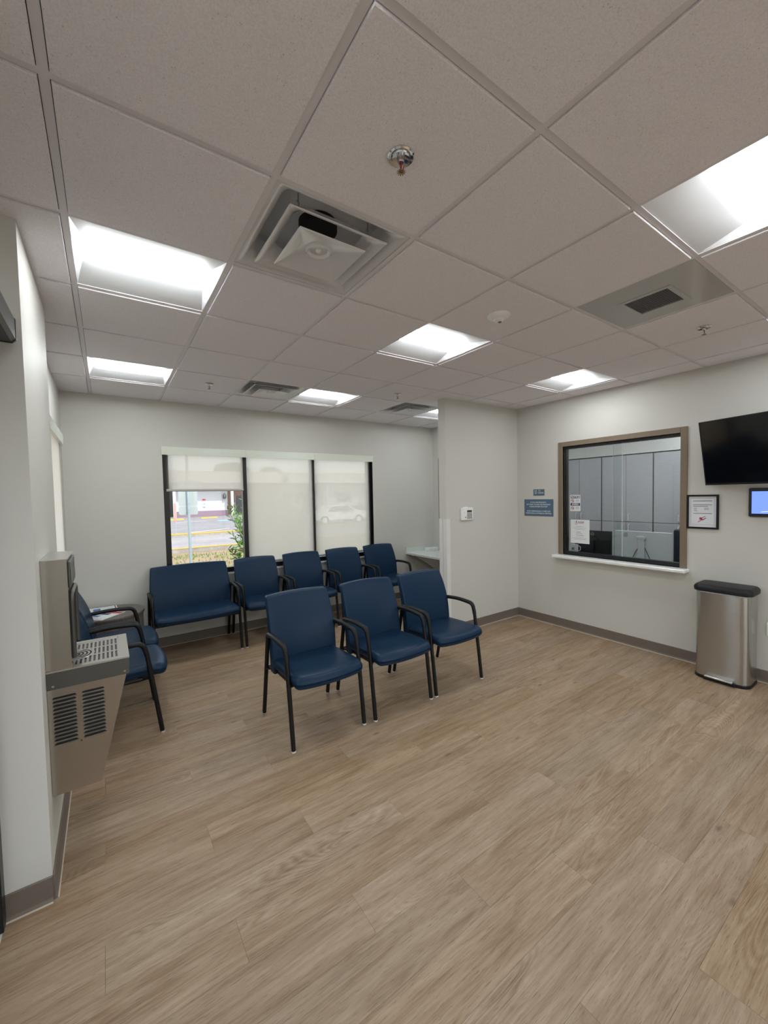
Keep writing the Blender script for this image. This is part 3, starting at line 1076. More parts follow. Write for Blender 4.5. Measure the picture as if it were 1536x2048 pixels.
LIGHT_LABELS = {
    (0, 2): 'large square ceiling light nearest the left wall, above the drinking fountain',
    (3, 2): 'square ceiling light in the middle, beside the round white ceiling dome',
    (6, 2): 'square ceiling light above the taupe-framed reception window',
    (0, 5): 'small far ceiling light above the window corner, by the left wall',
    (3, 5): 'far ceiling light between two air diffusers near the window wall',
    (6, 5): 'ceiling light mostly hidden behind the partition top',
    (3, -1): 'bright square ceiling light cut off by the right picture edge',
    (0, -1): 'square ceiling light directly overhead of the viewer',
    (6, -1): 'square ceiling light above the wall television, out of view',
    (0, -4): 'square ceiling light behind the viewer by the entry door',
    (3, -4): 'square ceiling light behind the viewer in mid room',
    (6, -4): 'square ceiling light behind the viewer by the right wall'}
proto = None
for (i, j) in LIGHTS:
    loc = ((i + 0.5) * T, (j + 0.5) * T, H)
    if proto is None:
        proto = troffer_proto()
        o = proto
    else:
        o = copy_tree(proto)
    o.location = loc
    tag(o, LIGHT_LABELS[(i, j)], 'ceiling light', 'square recessed ceiling lights')
for k, (x, y) in enumerate(((5.6, 0.55), (5.6, 1.77), (5.6, 2.99), (6.3, 1.2))):  # unseen office lights, more of them added to brighten the cabinets
    o = copy_tree(proto)
    o.location = (x, y, H)
    tag(o, ['first reception office ceiling light, nearest the waste bin', 'reception office ceiling light right behind the sliding glass', 'reception office ceiling light level with the partition', 'reception office ceiling light closest to the tall cabinets'][k], 'ceiling light', 'reception office lights')

def sq(h, z, r=0.03, n=4):
    return [(x, y, z) for x, y in rrect(h, h, r, n)]
def diffuser_proto():
    r = empty('air_diffuser')
    s = T / 2 - TW - 0.001
    bm = B()
    loft(bm, [sq(s, 0.003, 0.002), sq(s - 0.010, 0.002, 0.006), sq(s - 0.022, 0.006, 0.015), sq(s - 0.040, 0.018, 0.030), sq(s - 0.055, 0.038, 0.045),
              sq(s - 0.066, 0.065, 0.060), sq(s - 0.072, 0.095, 0.07)], False, False)
    obj('outer_cone', bm, 'diffuser_white', r, smooth=35)
    bm = B()
    loft(bm, [sq(0.221, -0.010, 0.004), sq(0.217, -0.0125, 0.006), sq(0.204, -0.008, 0.014), sq(0.188, 0.004, 0.03), sq(0.172, 0.022, 0.045), sq(0.160, 0.048, 0.06), sq(0.157, 0.049, 0.06),
              sq(0.170, 0.022, 0.045), sq(0.200, -0.004, 0.014), sq(0.221, -0.009, 0.004)], False, False)
    obj('middle_cone', bm, 'diffuser_white', r, smooth=35)
    bm = B()
    rings = [sq(0.153, -0.030, 0.003), sq(0.149, -0.0335, 0.005), sq(0.128, -0.026, 0.03), sq(0.098, -0.012, 0.055), sq(0.062, -0.003, 0.0619)]
    ring = lambda rr, z: [(x * rr / 0.062, y * rr / 0.062, z) for x, y in rrect(0.062, 0.062, 0.0619, 4)]
    rings += [ring(0.056, -0.010), ring(0.050, -0.0095), ring(0.040, 0.000), ring(0.020, 0.002), ring(0.002, 0.002)]
    loft(bm, rings, False, True)
    cp = obj('centre_plate', bm, 'diffuser_white', r, smooth=35)
    bm = B()
    lathe(bm, [(0.0005, -0.008), (0.010, -0.007), (0.013, -0.003), (0.013, 0.002)], 16)
    obj('knob', bm, 'white_plastic', cp, smooth=50)
    bm = B()
    loft(bm, [sq(0.222, 0.090, 0.06), sq(0.222, 0.12, 0.06)], False, True)
    obj('plenum', bm, 'diffuser_white', r)
    bm = B()
    lathe(bm, [(0.085, 0.085), (0.085, 0.118)], 24)
    obj('duct_collar', bm, 'duct_black', r, smooth=40)
    for dx, dy in ((0.16, 0.16), (-0.16, 0.16), (0.16, -0.16), (-0.16, -0.16)):
        bm = B()
        tube(bm, [(dx, dy, 0.030), (dx, dy, 0.10)], 0.003, 6)
        tube(bm, [(dx - 0.008, dy, 0.060), (dx + 0.006, dy + 0.006, 0.052)], 0.003, 6)
        obj('mounting_clip', bm, 'chrome', r)
    return r
DL = ['large stepped square air diffuser near the left ceiling light', 'far square air diffuser beside a light above the window', 'square air diffuser near the partition top, farthest right']
for k, (i, j) in enumerate(DIFFS):
    if k == 0:
        dp = diffuser_proto()
        o = dp
    else:
        o = copy_tree(dp)
    o.location = ((i + 0.5) * T, (j + 0.5) * T, H)
    tag(o, DL[k], 'air diffuser', 'square ceiling air diffusers')

gr = empty('return_grille', (4.5 * T, 0.5 * T, H))
s = T / 2 - TW - 0.001
gx0, gx1, gy0, gy1 = 2.652 - 4.5 * T, 2.885 - 4.5 * T, 0.20 - 0.5 * T, 0.425 - 0.5 * T
bm = B()
for a in ((-s, gx0, -s, s), (gx1, s, -s, s), (gx0, gx1, -s, gy0), (gx0, gx1, gy1, s)):
    box(bm, a[0], a[1], a[2], a[3], 0.0, 0.004)
obj('panel', bm, 'grille_paint', gr)
bm = B()
for a in ((gx0 - 0.025, gx0, gy0 - 0.025, gy1 + 0.025), (gx1, gx1 + 0.025, gy0 - 0.025, gy1 + 0.025), (gx0, gx1, gy0 - 0.025, gy0), (gx0, gx1, gy1, gy1 + 0.025)):
    box(bm, a[0], a[1], a[2], a[3], -0.004, 0.0)
obj('grille_frame', bm, 'grille_paint', gr)
obj('grille_back', box(B(), gx0, gx1, gy0, gy1, 0.014, 0.02), 'duct_black', gr)
bx = obj('grille_bar', box(B(), -0.0012, 0.0012, gy0, gy1, 0.0, 0.012), 'grille_core', gr)
for k in range(1, 18):
    inst('grille_bar', bx, gr, (gx0 + (gx1 - gx0) * k / 18, 0, 0))
bx.location = (gx0 + 0.0012, 0, 0)
by = obj('grille_bar', box(B(), gx0, gx1, -0.0012, 0.0012, 0.0005, 0.0115), 'grille_core', gr)
for k in range(1, 18):
    inst('grille_bar', by, gr, (0, gy0 + (gy1 - gy0) * k / 18, 0))
by.location = (0, gy0 + 0.0012, 0)
tag(gr, 'glossy square return-air panel with a small mesh grille', 'air grille')

def sprinkler_proto():
    r = empty('sprinkler_head')
    bm = B()
    lathe(bm, [(0.043, 0.0), (0.044, -0.003), (0.040, -0.007), (0.031, -0.004), (0.029, -0.008), (0.014, -0.003)], 28)
    obj('escutcheon', bm, 'chrome', r, smooth=35)
    bm = B()
    lathe(bm, [(0.011, -0.002), (0.011, -0.016), (0.009, -0.020)], 12)
    obj('body', bm, 'chrome', r, smooth=40)
    for sx in (-1, 1):
        bm = B()
        tube(bm, fillet([(sx * 0.009, 0, -0.016), (sx * 0.012, 0, -0.030), (sx * 0.004, 0, -0.047)], 0.006), 0.0025, 6)
        obj('frame_arm', bm, 'chrome', r, smooth=50)
    bm = B()
    tube(bm, [(0, 0, -0.020), (0, 0, -0.044)], 0.0028, 8)
    obj('glass_bulb', bm, 'red_bulb', r, smooth=60)
    bm = B()
    n = 24
    lathe(bm, [(0.005, -0.046), (0.008, -0.048), (0.008, -0.0495), (0.003, -0.051)], 12)
    for k in range(n // 2):
        a = 2 * PI * k / (n // 2)
        tube(bm, [(0.006 * math.cos(a), 0.006 * math.sin(a), -0.0485), (0.0145 * math.cos(a), 0.0145 * math.sin(a), -0.050)], (0.0008, 0.0018), 4)
    obj('deflector', bm, 'brass', r)
    return r
SP = [((0.916, 0.306), 'large chrome sprinkler head in the middle ceiling tile', 'sprinkler head'),
      ((0.936, 3.351), 'chrome sprinkler head beside the far left ceiling light', 'sprinkler head'),
      ((2.73, 2.774), 'chrome sprinkler head left of the partition top', 'sprinkler head'),
      ((3.463, 0.283), 'chrome sprinkler head beside the return-air grille', 'sprinkler head')]
for k, (p, lb, ct) in enumerate(SP):
    if k == 0:
        sp = sprinkler_proto()
        o = sp
    else:
        o = copy_tree(sp)
    o.location = (p[0], p[1], H - 0.0075)
    tag(o, lb, 'sprinkler', 'ceiling sprinkler heads')
dm = empty('dome_sensor', (2.119, 0.907, H - 0.0075))
bm = B()
lathe(bm, [(0.068, 0.0), (0.069, -0.004), (0.066, -0.009), (0.050, -0.019), (0.036, -0.026), (0.030, -0.028)], 32)
obj('base', bm, 'white_plastic', dm, smooth=40)
bm = B()
lathe(bm, [(0.030, -0.026), (0.028, -0.036), (0.018, -0.042), (0.002, -0.043)], 24)
dd = obj('dome', bm, 'white_plastic', dm, smooth=40)
bm = B()
lathe(bm, [(0.012, -0.0405), (0.011, -0.0445), (0.001, -0.0448)], 16, (0.004, -0.006, 0))
obj('sensor_eye', bm, 'steel_grey', dd, smooth=40)
tag(dm, 'round white domed detector on a ceiling tile', 'ceiling detector')

# ------------------------------------------------------------------ chairs
def chair_proto(name, hw, wide=False):
    """origin on the floor under the seat, front towards -Y; hw: half the foot spacing"""
    r = empty(name)
    sw = hw - 0.010                       # half seat width
    # seat cushion
    L = 0.226
    def dseat(p):
        u = p.x / sw
        v = (p.y + L) / (2 * L)            # 0 front, 1 back
        q = Vector(p)
        top = max(0.0, p.z / 0.048)
        q.y -= 0.028 * (1 - u * u) * (1 - v)                       # bowed front edge
        q.z += -0.012 * top * math.sin(PI * min(1, v * 0.8 + 0.1)) * (1 - u * u)
        q.z += -0.020 * max(0, 0.32 - v) ** 2 / 0.1 * (1 if p.z > 0 else 0.4)  # waterfall
        q.z += -0.018 * v                                          # pitch back
        q.x *= 1.0 - 0.03 * v
        if p.z < 0:
            q.z += 0.022 * abs(u) ** 4 * (0.3 + 0.7 * math.sin(PI * min(1, max(0, v))))
        return q
    bm = B()
    rbox(bm, sw, L, 0.048, 0.040, 16 if wide else 12, 12, 3, dseat)
    obj('seat', bm, 'vinyl_blue', r, smooth=70, loc=(0, -0.104, 0.447))
    # backrest
    hb = 0.270
    bw = hw - 0.010
    def dback(p):
        u = p.x / bw
        t = (p.z + hb) / (2 * hb)           # 0 bottom, 1 top
        q = Vector(p)
        q.y *= 1.15 - 0.45 * t
        q.y += 0.024 * (1 - u * u) * (0.5 if wide else 1.0)        # dished across
        q.y += 0.122 * max(0, t) ** 2.6
        q.x *= (0.985 - 0.030 * max(0, t - 0.6) / 0.4 + 0.022 * math.sin(PI * t * 0.9))
        q.z += 0.010 * (1 - u * u) * max(0, t - 0.7) / 0.3
        return q
    bm = B()
    rbox(bm, bw, 0.036, hb, 0.016, 14 if wide else 10, 3, 14, dback)
    obj('backrest', bm, 'vinyl_blue', r, smooth=50, loc=(0, 0.122, 0.634))
    for sx in (-1, 1):
        x = sx * hw
        bm = B()
        tube(bm, [(x, -0.290, 0.010), (x, -0.258, 0.26), (x, -0.226, 0.50), (x, -0.214, 0.580)], (0.0150, 0.0150), 12, nrm=(1, 0, 0))
        fl = obj('leg', bm, 'black_steel', r, smooth=60)
        bm = B()
        tube(bm, [(x, 0.290, 0.010), (x, 0.208, 0.37), (x, 0.148, 0.635)], (0.0150, 0.0150), 12, nrm=(1, 0, 0))
        rl = obj('leg', bm, 'black_steel', r, smooth=60)
        for lg, y in ((fl, -0.2913), (rl, 0.292)):
            bm = B()
            lathe(bm, [(0.010, 0.0), (0.0145, 0.002), (0.0160, 0.009), (0.0156, 0.012)], 14, (x, y, 0))
            obj('foot_glide', bm, 'glide', lg, smooth=50)
        # arm: sits over the front leg, bends back and lands on the rear leg
        pts = fillet([(x, -0.2165, 0.565), (x, -0.196, 0.652), (x, -0.02, 0.664), (x, 0.136, 0.650), (x, 0.149, 0.625)], 0.07, 8)
        n = len(pts)
        rad = []
        for k in range(n):
            t = k / (n - 1)
            wdt = 0.0170 + 0.0060 * math.sin(PI * min(1, max(0, (t - 0.05) / 0.9)))
            rad.append((wdt, 0.0160))
        bm = B()
        tube(bm, pts, rad, 14, nrm=(1, 0, 0))
        obj('armrest', bm, 'black_pad', r, smooth=60)
        bm = B()
        tube(bm, [(x, 0.205, 0.378), (x * 0.93, 0.185, 0.383), (x * 0.86, 0.14, 0.387)], (0.010, 0.016), 8)
        obj('bracket', bm, 'black_steel', r, smooth=50)
        bm = B()
        tube(bm, [(x, -0.238, 0.405), (x * 0.93, -0.228, 0.402), (x * 0.88, -0.19, 0.397)], (0.012, 0.012), 8)
        obj('bracket', bm, 'black_steel', r, smooth=50)
        bm = B()
        tube(bm, [(x * 0.84, -0.20, 0.392), (x * 0.84, 0.16, 0.384)], (0.014, 0.010), 8)
        obj('seat_rail', bm, 'black_steel', r, smooth=50)
    bm = B()
    tube(bm, [(-hw, -0.236, 0.385), (hw, -0.236, 0.385)] if wide else [(-hw * 0.84, -0.17, 0.388), (hw * 0.84, -0.17, 0.388)], (0.013, 0.011), 8)
    obj('crossbar', bm, 'black_steel', r, smooth=50)
    bm = B()
    tube(bm, [(-hw, 0.20, 0.385), (hw, 0.20, 0.385)], (0.012, 0.010), 8)
    obj('crossbar', bm, 'black_steel', r, smooth=50)
    return r

cp0 = chair_proto('guest_chair', 0.266)
spots = [
    ((1.280, 1.955), 0, 'navy armchair nearest the viewer, leftmost of the front row of three', 'armchairs in the front row'),
    ((1.900, 1.940), 0, 'navy armchair in the middle of the front row of three', 'armchairs in the front row'),
    ((2.490, 1.942), 0, 'navy armchair at the right end of the front row of three', 'armchairs in the front row'),
    ((1.565, 3.990), 0, 'navy armchair under the window, next to the two-seat bench', 'armchairs under the window'),
    ((2.170, 3.990), 0, 'navy armchair under the window, second to the right of the bench', 'armchairs under the window'),
    ((2.780, 3.990), 0, 'navy armchair under the window, third to the right of the bench', 'armchairs under the window'),
    ((3.385, 3.990), 0, 'navy armchair at the right end of the window row, by the counter', 'armchairs under the window'),
    ((0.062, 2.705), PI / 2, 'navy armchair right behind the drinking fountain, side-on', 'armchairs along the left wall'),
    ((0.062, 3.300), PI / 2, 'navy armchair between the small drum table and another armchair', 'armchairs along the left wall'),
]
for k, ((x, y), rz, lb, gp) in enumerate(spots):
    o = cp0 if k == 0 else copy_tree(cp0)
    o.location = (x, y, 0)
    o.rotation_euler = (0, 0, rz)
    tag(o, lb, 'chair', gp)
bench = chair_proto('bench_seat', 0.412, wide=True)
bench.location = (0.834, 3.990, 0)
tag(bench, 'wide two-seat navy bench with arms under the unshaded window', 'bench')

# ------------------------------------------------------------------ drum table and magazines
dt = empty('drum_table', (0.065, 3.985, 0))
bm = B()
lathe(bm, [(0.29, 0.525), (0.302, 0.527), (0.304, 0.531), (0.304, 0.547), (0.302, 0.551), (0.0005, 0.551)], 56)
obj('table_top', bm, 'drum_laminate', dt, smooth=35)
bm = B()
lathe(bm, [(0.292, 0.03), (0.292, 0.525)], 56)
obj('drum', bm, 'drum_laminate', dt, smooth=35)
bm = B()
lathe(bm, [(0.27, 0.0), (0.27, 0.03)], 40)
obj('plinth', bm, 'black_frame', dt, smooth=35)
tag(dt, 'round wood-look drum table in the corner between chairs', 'side table')
def magazine(x, y, rz, z, h, label, kind):
    r = empty('magazine', (x, y, z), rz)
    obj('pages', box(B(), -0.105, 0.105, -0.14, 0.14, 0, h, 0.0008), 'paper', r)
    if kind == 0:
        for a in ((-0.10, 0.10, 0.075, 0.125, 'red_ink'), (-0.06, 0.02, 0.02, 0.065, 'navy_ink'), (-0.09, -0.02, -0.06, -0.01, 'blue_ink'), (-0.09, 0.09, -0.132, -0.126, 'plum_ink'), (-0.09, 0.06, -0.09, -0.086, 'ink_grey'), (-0.09, 0.03, -0.105, -0.101, 'ink_grey')):
            obj('print', box(B(), a[0], a[1], a[2], a[3], h, h + 0.0006), a[4], r)
    else:
        for a in ((-0.10, 0.10, 0.09, 0.13, 'navy_ink'), (-0.09, 0.05, 0.0, 0.06, 'blue_ink'), (-0.1, 0.1, -0.13, -0.12, 'red_ink')):
            obj('print', box(B(), a[0], a[1], a[2], a[3], h, h + 0.0006), a[4], r)
    return tag(r, label, 'magazine', 'reading matter on the drum table')
magazine(0.03, 3.865, -0.75, 0.5515, 0.004, 'white magazine with red and blue print on the drum table, nearest the armchair', 0)
magazine(0.0, 4.14, 1.62, 0.5515, 0.003, 'white leaflet near the wall on the drum table', 1)

# ------------------------------------------------------------------ drinking fountain
fn = empty('drinking_fountain', (XF, 1.66, 0.35))
FY0, FY1 = 1.462, 1.857
def fk(name, bm, m, smooth=None, p=None):
    o = obj(name, bm, m, smooth=smooth)
    return kid(o, fn) if p is None else o
bm = B()      # lower cabinet, tapering to the floor
prof = [(XF + 0.001, 0.357), (0.022, 0.357), (0.136, 0.832), (XF + 0.001, 0.832)]
loft(bm, [[(x, y, z) for x, z in prof] for y in (FY0 + 0.004, FY1 - 0.004)])
bmesh.ops.bevel(bm, geom=bm.edges[:], offset=0.003, segments=2, affect='EDGES')
body = fk('cabinet', bm, 'steel_fountain')
bm = B()      # apron round the basin
prof = [(XF + 0.001, 0.826), (0.146, 0.826), (0.148, 0.900), (XF + 0.001, 0.900)]
loft(bm, [[(x, y, z) for x, z in prof] for y in (FY0, FY1)])
bmesh.ops.bevel(bm, geom=bm.edges[:], offset=0.002, segments=2, affect='EDGES')
fk('apron', bm, 'steel_grey')
bm = B()      # top rim around the grate
TX0, TX1, TY0, TY1 = XF + 0.055, 0.112, FY0 + 0.035, FY1 - 0.035
for a in ((XF + 0.001, TX0, FY0, FY1), (TX1, 0.149, FY0, FY1), (TX0, TX1, FY0, TY0), (TX0, TX1, TY1, FY1)):
    box(bm, a[0], a[1], a[2], a[3], 0.900, 0.907)
bmesh.ops.remove_doubles(bm, verts=bm.verts[:], dist=1e-5)
fk('top_rim', bm, 'steel_top')
fk('basin', box(B(), TX0, TX1, TY0, TY1, 0.900, 0.9006), 'dark_lens')
UY0, UY1 = 1.468, 1.806
# slotted grate: frame, crosswise webs and lengthwise webs leave 11 x 3 open slots
gbm = B()
ncol, nrow = 12, 3
gw, gd = (TX1 - TX0 - 0.008), (TY1 - TY0 - 0.008)
sx0, sy0 = TX0 + 0.004, TY0 + 0.004
cw, cd = gw / ncol, gd / nrow
for c in range(ncol + 1):
    xw = sx0 + c * cw
    wv = 0.0042
    box(gbm, xw - wv, xw + wv, sy0, sy0 + gd, 0.9015, 0.9035)
for q in range(nrow + 1):
    yw = sy0 + q * cd
    box(gbm, sx0, sx0 + gw, yw - 0.008, yw + 0.008, 0.9016, 0.9034)
fk('grate', gbm, 'steel_top')
bm = B()
lathe(bm, [(0.084, 0.0), (0.083, 0.0012), (0.001, 0.0012)], 28, (XF + 0.085, (UY0 + UY1) / 2 + 0.01, 0.9036))
fk('drip_disc', bm, 'steel_top', 40)
for rr in (0.024, 0.039, 0.054, 0.069):
    bm = B()
    arc = [(XF + 0.085 + rr * math.cos(a), (UY0 + UY1) / 2 + 0.01 + rr * math.sin(a), 0.9050) for a in [(-1.05 + 2.1 * k / 14) for k in range(15)]]
    tube(bm, arc, (0.0004, 0.0038), 6, nrm=(0, 0, 1))
    fk('drip_slot', bm, 'duct_black')
# bottle filler tower with a hollow alcove
UX = -0.064
UY0, UY1 = 1.468, 1.806
UZ0, UZ1 = 0.9075, 1.383
bm = B()
box(bm, XF + 0.001, UX, UY0, UY0 + 0.018, UZ0, UZ1)
box(bm, XF + 0.001, UX, UY1 - 0.018, UY1, UZ0, UZ1)
box(bm, XF + 0.001, XF + 0.03, UY0 + 0.018, UY1 - 0.018, UZ0, UZ1)
box(bm, XF + 0.03, UX, UY0 + 0.018, UY1 - 0.018, 1.245, UZ1)
bmesh.ops.remove_doubles(bm, verts=bm.verts[:], dist=1e-5)
fk('filler_tower', bm, 'steel_fountain')
fk('tower_cap', box(B(), XF + 0.001, UX + 0.004, UY0 - 0.003, UY1 + 0.003, UZ1, UZ1 + 0.006, 0.001), 'steel_top')
bm = B()      # front bezel round the alcove
pts = [(UX + 0.008, UY0 + 0.03, 0.94), (UX + 0.008, UY0 + 0.03, 1.225), (UX + 0.008, UY1 - 0.03, 1.225), (UX + 0.008, UY1 - 0.03, 0.94)]
tube(bm, fillet(pts, 0.04, 6), (0.010, 0.012), 8)
fk('alcove_bezel', bm, 'steel_grey', 50)
bm = B()
box(bm, UX, UX + 0.010, UY0 + 0.02, UY1 - 0.02, 1.255, 1.372, 0.004, 2)
hd = fk('sensor_panel', bm, 'steel_grey')
fk('sensor_window', box(B(), UX + 0.010, UX + 0.0115, UY0 + 0.04, UY0 + 0.07, 1.275, 1.335), 'dark_lens')
fk('display_window', box(B(), UX + 0.010, UX + 0.0115, UY1 - 0.10, UY1 - 0.04, 1.315, 1.36), 'dark_lens')
bm = B()
lathe(bm, [(0.010, 0.0), (0.012, 0.02), (0.014, 0.03)], 14, (-0.095, (UY0 + UY1) / 2, 1.215))
fk('nozzle', bm, 'chrome', 40)
# louvred vents on the side facing the camera: 2 x 13 punched openings with hooded fins
yv = FY0 + 0.004
lv = B()
fin_w = 0.088
def fin_mesh():
    """scoop: rooted in the panel along its lower edge, lip standing proud at the top"""
    bm = B()
    n = 12
    lip, root, rim = [], [], []
    for k in range(n + 1):
        u = -1 + 2 * k / n
        e = 1 - abs(u) ** 16
        x = u * fin_w / 2
        lip.append(bm.verts.new((x, -0.0052 * e, 0.0)))
        rim.append(bm.verts.new((x, -0.0026 * e, 0.0006)))
        root.append(bm.verts.new((x, 0.0002, -0.0075 * e)))
    for k in range(n):
        bm.faces.new((root[k], root[k + 1], lip[k + 1], lip[k]))
        bm.faces.new((lip[k], lip[k + 1], rim[k + 1], rim[k]))
    bmesh.ops.remove_doubles(bm, verts=bm.verts[:], dist=1e-6)
    return bm
def slot_mesh():
    bm = B()
    n = 12
    lo = [bm.verts.new((fin_w / 2 * (-1 + 2 * k / n), -0.0004, -0.0015)) for k in range(n + 1)]
    hi = [bm.verts.new((fin_w / 2 * (-1 + 2 * k / n), -0.0004, -0.0015 + 0.0092 * (1 - abs(-1 + 2 * k / n) ** 16))) for k in range(n + 1)]
    for k in range(n):
        bm.faces.new((lo[k], lo[k + 1], hi[k + 1], hi[k]))
    bmesh.ops.remove_doubles(bm, verts=bm.verts[:], dist=1e-6)
    return bm
f0 = s0 = None
for cx in (-0.096, 0.006):
    for k in range(13):
        z = 0.582 + k * 0.0168
        if f0 is None:
            f0 = obj('louvre', fin_mesh(), 'steel_top', smooth=50)
            s0 = obj('louvre_opening', slot_mesh(), 'duct_black')
            fo, sb = f0, s0
        else:
            fo, sb = inst('louvre', f0), inst('louvre_opening', s0)
        fo.location = (cx, yv - 0.0005, z)
        sb.location = (cx, yv - 0.0003, z)
        kid(fo, fn); kid(sb, fn)
for (x, z) in ((-0.132, 0.842), (0.128, 0.842)):
    bm = B()
    tube(bm, [(x, FY0 + 0.001, z), (x, FY0 - 0.003, z)], 0.005, 10)
    fk('screw', bm, 'chrome', 50)
bm = B()
tube(bm, [(-0.045, FY0 + 0.006, 0.572), (-0.045, FY0 + 0.003, 0.572)], 0.003, 8)
fk('screw_hole', bm, 'duct_black', 50)
tag(fn, 'stainless steel drinking fountain with bottle filler on the left wall', 'drinking fountain')

# ------------------------------------------------------------------ step-on waste bin
TCX, TCY = 4.420, 0.402
bn = empty('waste_bin', (TCX, TCY, 0))
def rr_ring(hx, hy, r, z, n=7, bulge=0.0):
    out = []
    for x, y in rrect(hx, hy, r, n):
        if x < 0:
            x -= bulge * (1 - (y / hy) ** 2) * min(1, -x / hx)
        out.append((x, y, z))
    return out
bm = B()
loft(bm, [rr_ring(0.128, 0.188, 0.058, 0.0, bulge=0.022), rr_ring(0.131, 0.191, 0.060, 0.004, bulge=0.022), rr_ring(0.131, 0.191, 0.060, 0.022, bulge=0.022), rr_ring(0.127, 0.187, 0.058, 0.027, bulge=0.022)])
obj('base', bm, 'lid_plastic', bn, smooth=40)
bm = B()
rings = []
for k in range(13):
    t = k / 12
    rings.append(rr_ring(0.127, 0.186, 0.060, 0.027 + 0.720 * t, n=12, bulge=0.022 - 0.014 * math.sin(PI * t) * (1 - t)))
loft(bm, rings)
obj('body', bm, 'steel_can', bn, smooth=45)
bm = B()
loft(bm, [rr_ring(0.122, 0.181, 0.048, 0.747, bulge=0.015), rr_ring(0.124, 0.183, 0.048, 0.756, bulge=0.015)])
obj('rim', bm, 'glide', bn, smooth=40)
bm = B()
loft(bm, [rr_ring(0.131, 0.193, 0.048, 0.756, bulge=0.016), rr_ring(0.137, 0.199, 0.052, 0.760, bulge=0.016), rr_ring(0.139, 0.201, 0.053, 0.786, bulge=0.016),
          rr_ring(0.134, 0.196, 0.050, 0.800, bulge=0.014), rr_ring(0.120, 0.184, 0.042, 0.812, bulge=0.012), rr_ring(0.112, 0.176, 0.038, 0.8135, bulge=0.010)])
obj('lid', bm, 'lid_plastic', bn, smooth=35)
bm = B()
box(bm, -0.185, -0.135, -0.095, 0.095, 0.030, 0.046, 0.006, 2)
obj('pedal', bm, 'steel_top', bn, smooth=50)
obj('pedal_recess', box(B(), -0.162, -0.12, -0.108, 0.108, 0.001, 0.030, 0.004), 'lid_plastic', bn)
obj('hinge_cover', box(B(), 0.100, 0.128, -0.10, 0.10, 0.75, 0.81, 0.004), 'lid_plastic', bn)
tag(bn, 'stainless steel step-on waste bin with black lid by the right wall', 'waste bin')

cr = obj('dry_leaf', B(), 'leaf_bit')
bm = bmesh.new()
rbox(bm, 0.019, 0.005, 0.0028, 0.0025, 6, 3, 2, lambda p: Vector((p.x, p.y * (1 - (p.x / 0.02) ** 2 * 0.7) + 0.002 * math.sin(p.x * 120), p.z + 0.0032 + 0.0015 * (p.x / 0.019) ** 2)))
bm.to_mesh(cr.data); bm.free()
cr.location = (3.94, 0.436, 0.0)
cr.rotation_euler = (0, 0, -0.6)
tag(cr, 'small orange-brown leaf fragment lying on the floor near the waste bin', 'leaf')

# ------------------------------------------------------------------ right wall fittings
def wall_panel(name, fr, loc, w, h, t, m, label, cat, bev=0.001):
    r = empty(name)
    place(r, fr, loc)
    obj('board', box(B(), -w / 2, w / 2, -h / 2, h / 2, 0.0005, t, bev), m, r)
    return tag(r, label, cat)
s1 = wall_panel('wall_sign', FR_RIGHT, (XR, 2.3155, 1.632), 0.158, 0.080, 0.003, 'sign_blue', 'small blue sign reading ASK TO USE PHONE', 'sign')
lettering('ASK  TO', 0.024, 'sign_text', s1, -0.066, 0.019, 0.0036, 'LEFT', 0.0004)
lettering('USE  PHONE', 0.024, 'sign_text', s1, -0.066, -0.007, 0.0036, 'LEFT', 0.0004)
s2 = wall_panel('wall_sign', FR_RIGHT, (XR, 2.3225, 1.440), 0.413, 0.212, 0.003, 'sign_blue', 'large blue bilingual pregnancy notice left of the reception window', 'sign')
for y, tx in ((0.067, 'IF YOU ARE PREGNANT,'), (0.040, 'OR THINK YOU MAY BE PREGNANT,'), (0.013, 'PLEASE INFORM THE STAFF'), (-0.044, 'SI ESTA EMBARAZADA O CREE QUE'), (-0.071, 'PUEDE ESTARLO, NOTIFIQUE AL PERSONAL')):
    lettering(tx, 0.0225, 'sign_text', s2, 0.0, y, 0.0036, 'CENTER', 0.0005, sx=0.93 if len(tx) < 33 else 0.83)

# framed notice
fp = empty('framed_notice')
place(fp, FR_RIGHT, (XR, 0.622, 1.425))
fw_, fh_ = 0.240, 0.312
bm = B()
for a in ((-fw_ / 2, -fw_ / 2 + 0.016, -fh_ / 2, fh_ / 2), (fw_ / 2 - 0.016, fw_ / 2, -fh_ / 2, fh_ / 2), (-fw_ / 2 + 0.016, fw_ / 2 - 0.016, -fh_ / 2, -fh_ / 2 + 0.016), (-fw_ / 2 + 0.016, fw_ / 2 - 0.016, fh_ / 2 - 0.016, fh_ / 2)):
    box(bm, a[0], a[1], a[2], a[3], 0.0005, 0.016)
obj('frame', bm, 'navy_black' if 'navy_black' in MATS else 'black_pad', fp)
pg = obj('page', box(B(), -fw_ / 2 + 0.016, fw_ / 2 - 0.016, -fh_ / 2 + 0.016, fh_ / 2 - 0.016, 0.0005, 0.006), 'paper_lilac', fp)
def pr_(x0, x1, y0, y1, m):
    obj('print', box(B(), x0, x1, y0, y1, 0.006, 0.0066), m, pg)
for a in ((-0.088, 0.088, 0.122, 0.1235), (-0.088, 0.088, -0.118, -0.1165), (-0.088, -0.0868, -0.118, 0.1235), (0.0868, 0.088, -0.118, 0.1235)):
    pr_(*a, 'ink_grey')
for a in ((-0.072, 0.072, 0.096, 0.101), (-0.072, 0.070, 0.062, 0.066), (-0.072, 0.042, 0.048, 0.052), (-0.066, -0.042, 0.031, 0.034), (-0.066, -0.044, 0.019, 0.022), (-0.066, -0.038, 0.007, 0.010), (0.012, 0.046, 0.031, 0.034), (0.012, 0.046, 0.019, 0.022), (-0.070, 0.070, -0.018, -0.014)):
    pr_(*a, 'ink')
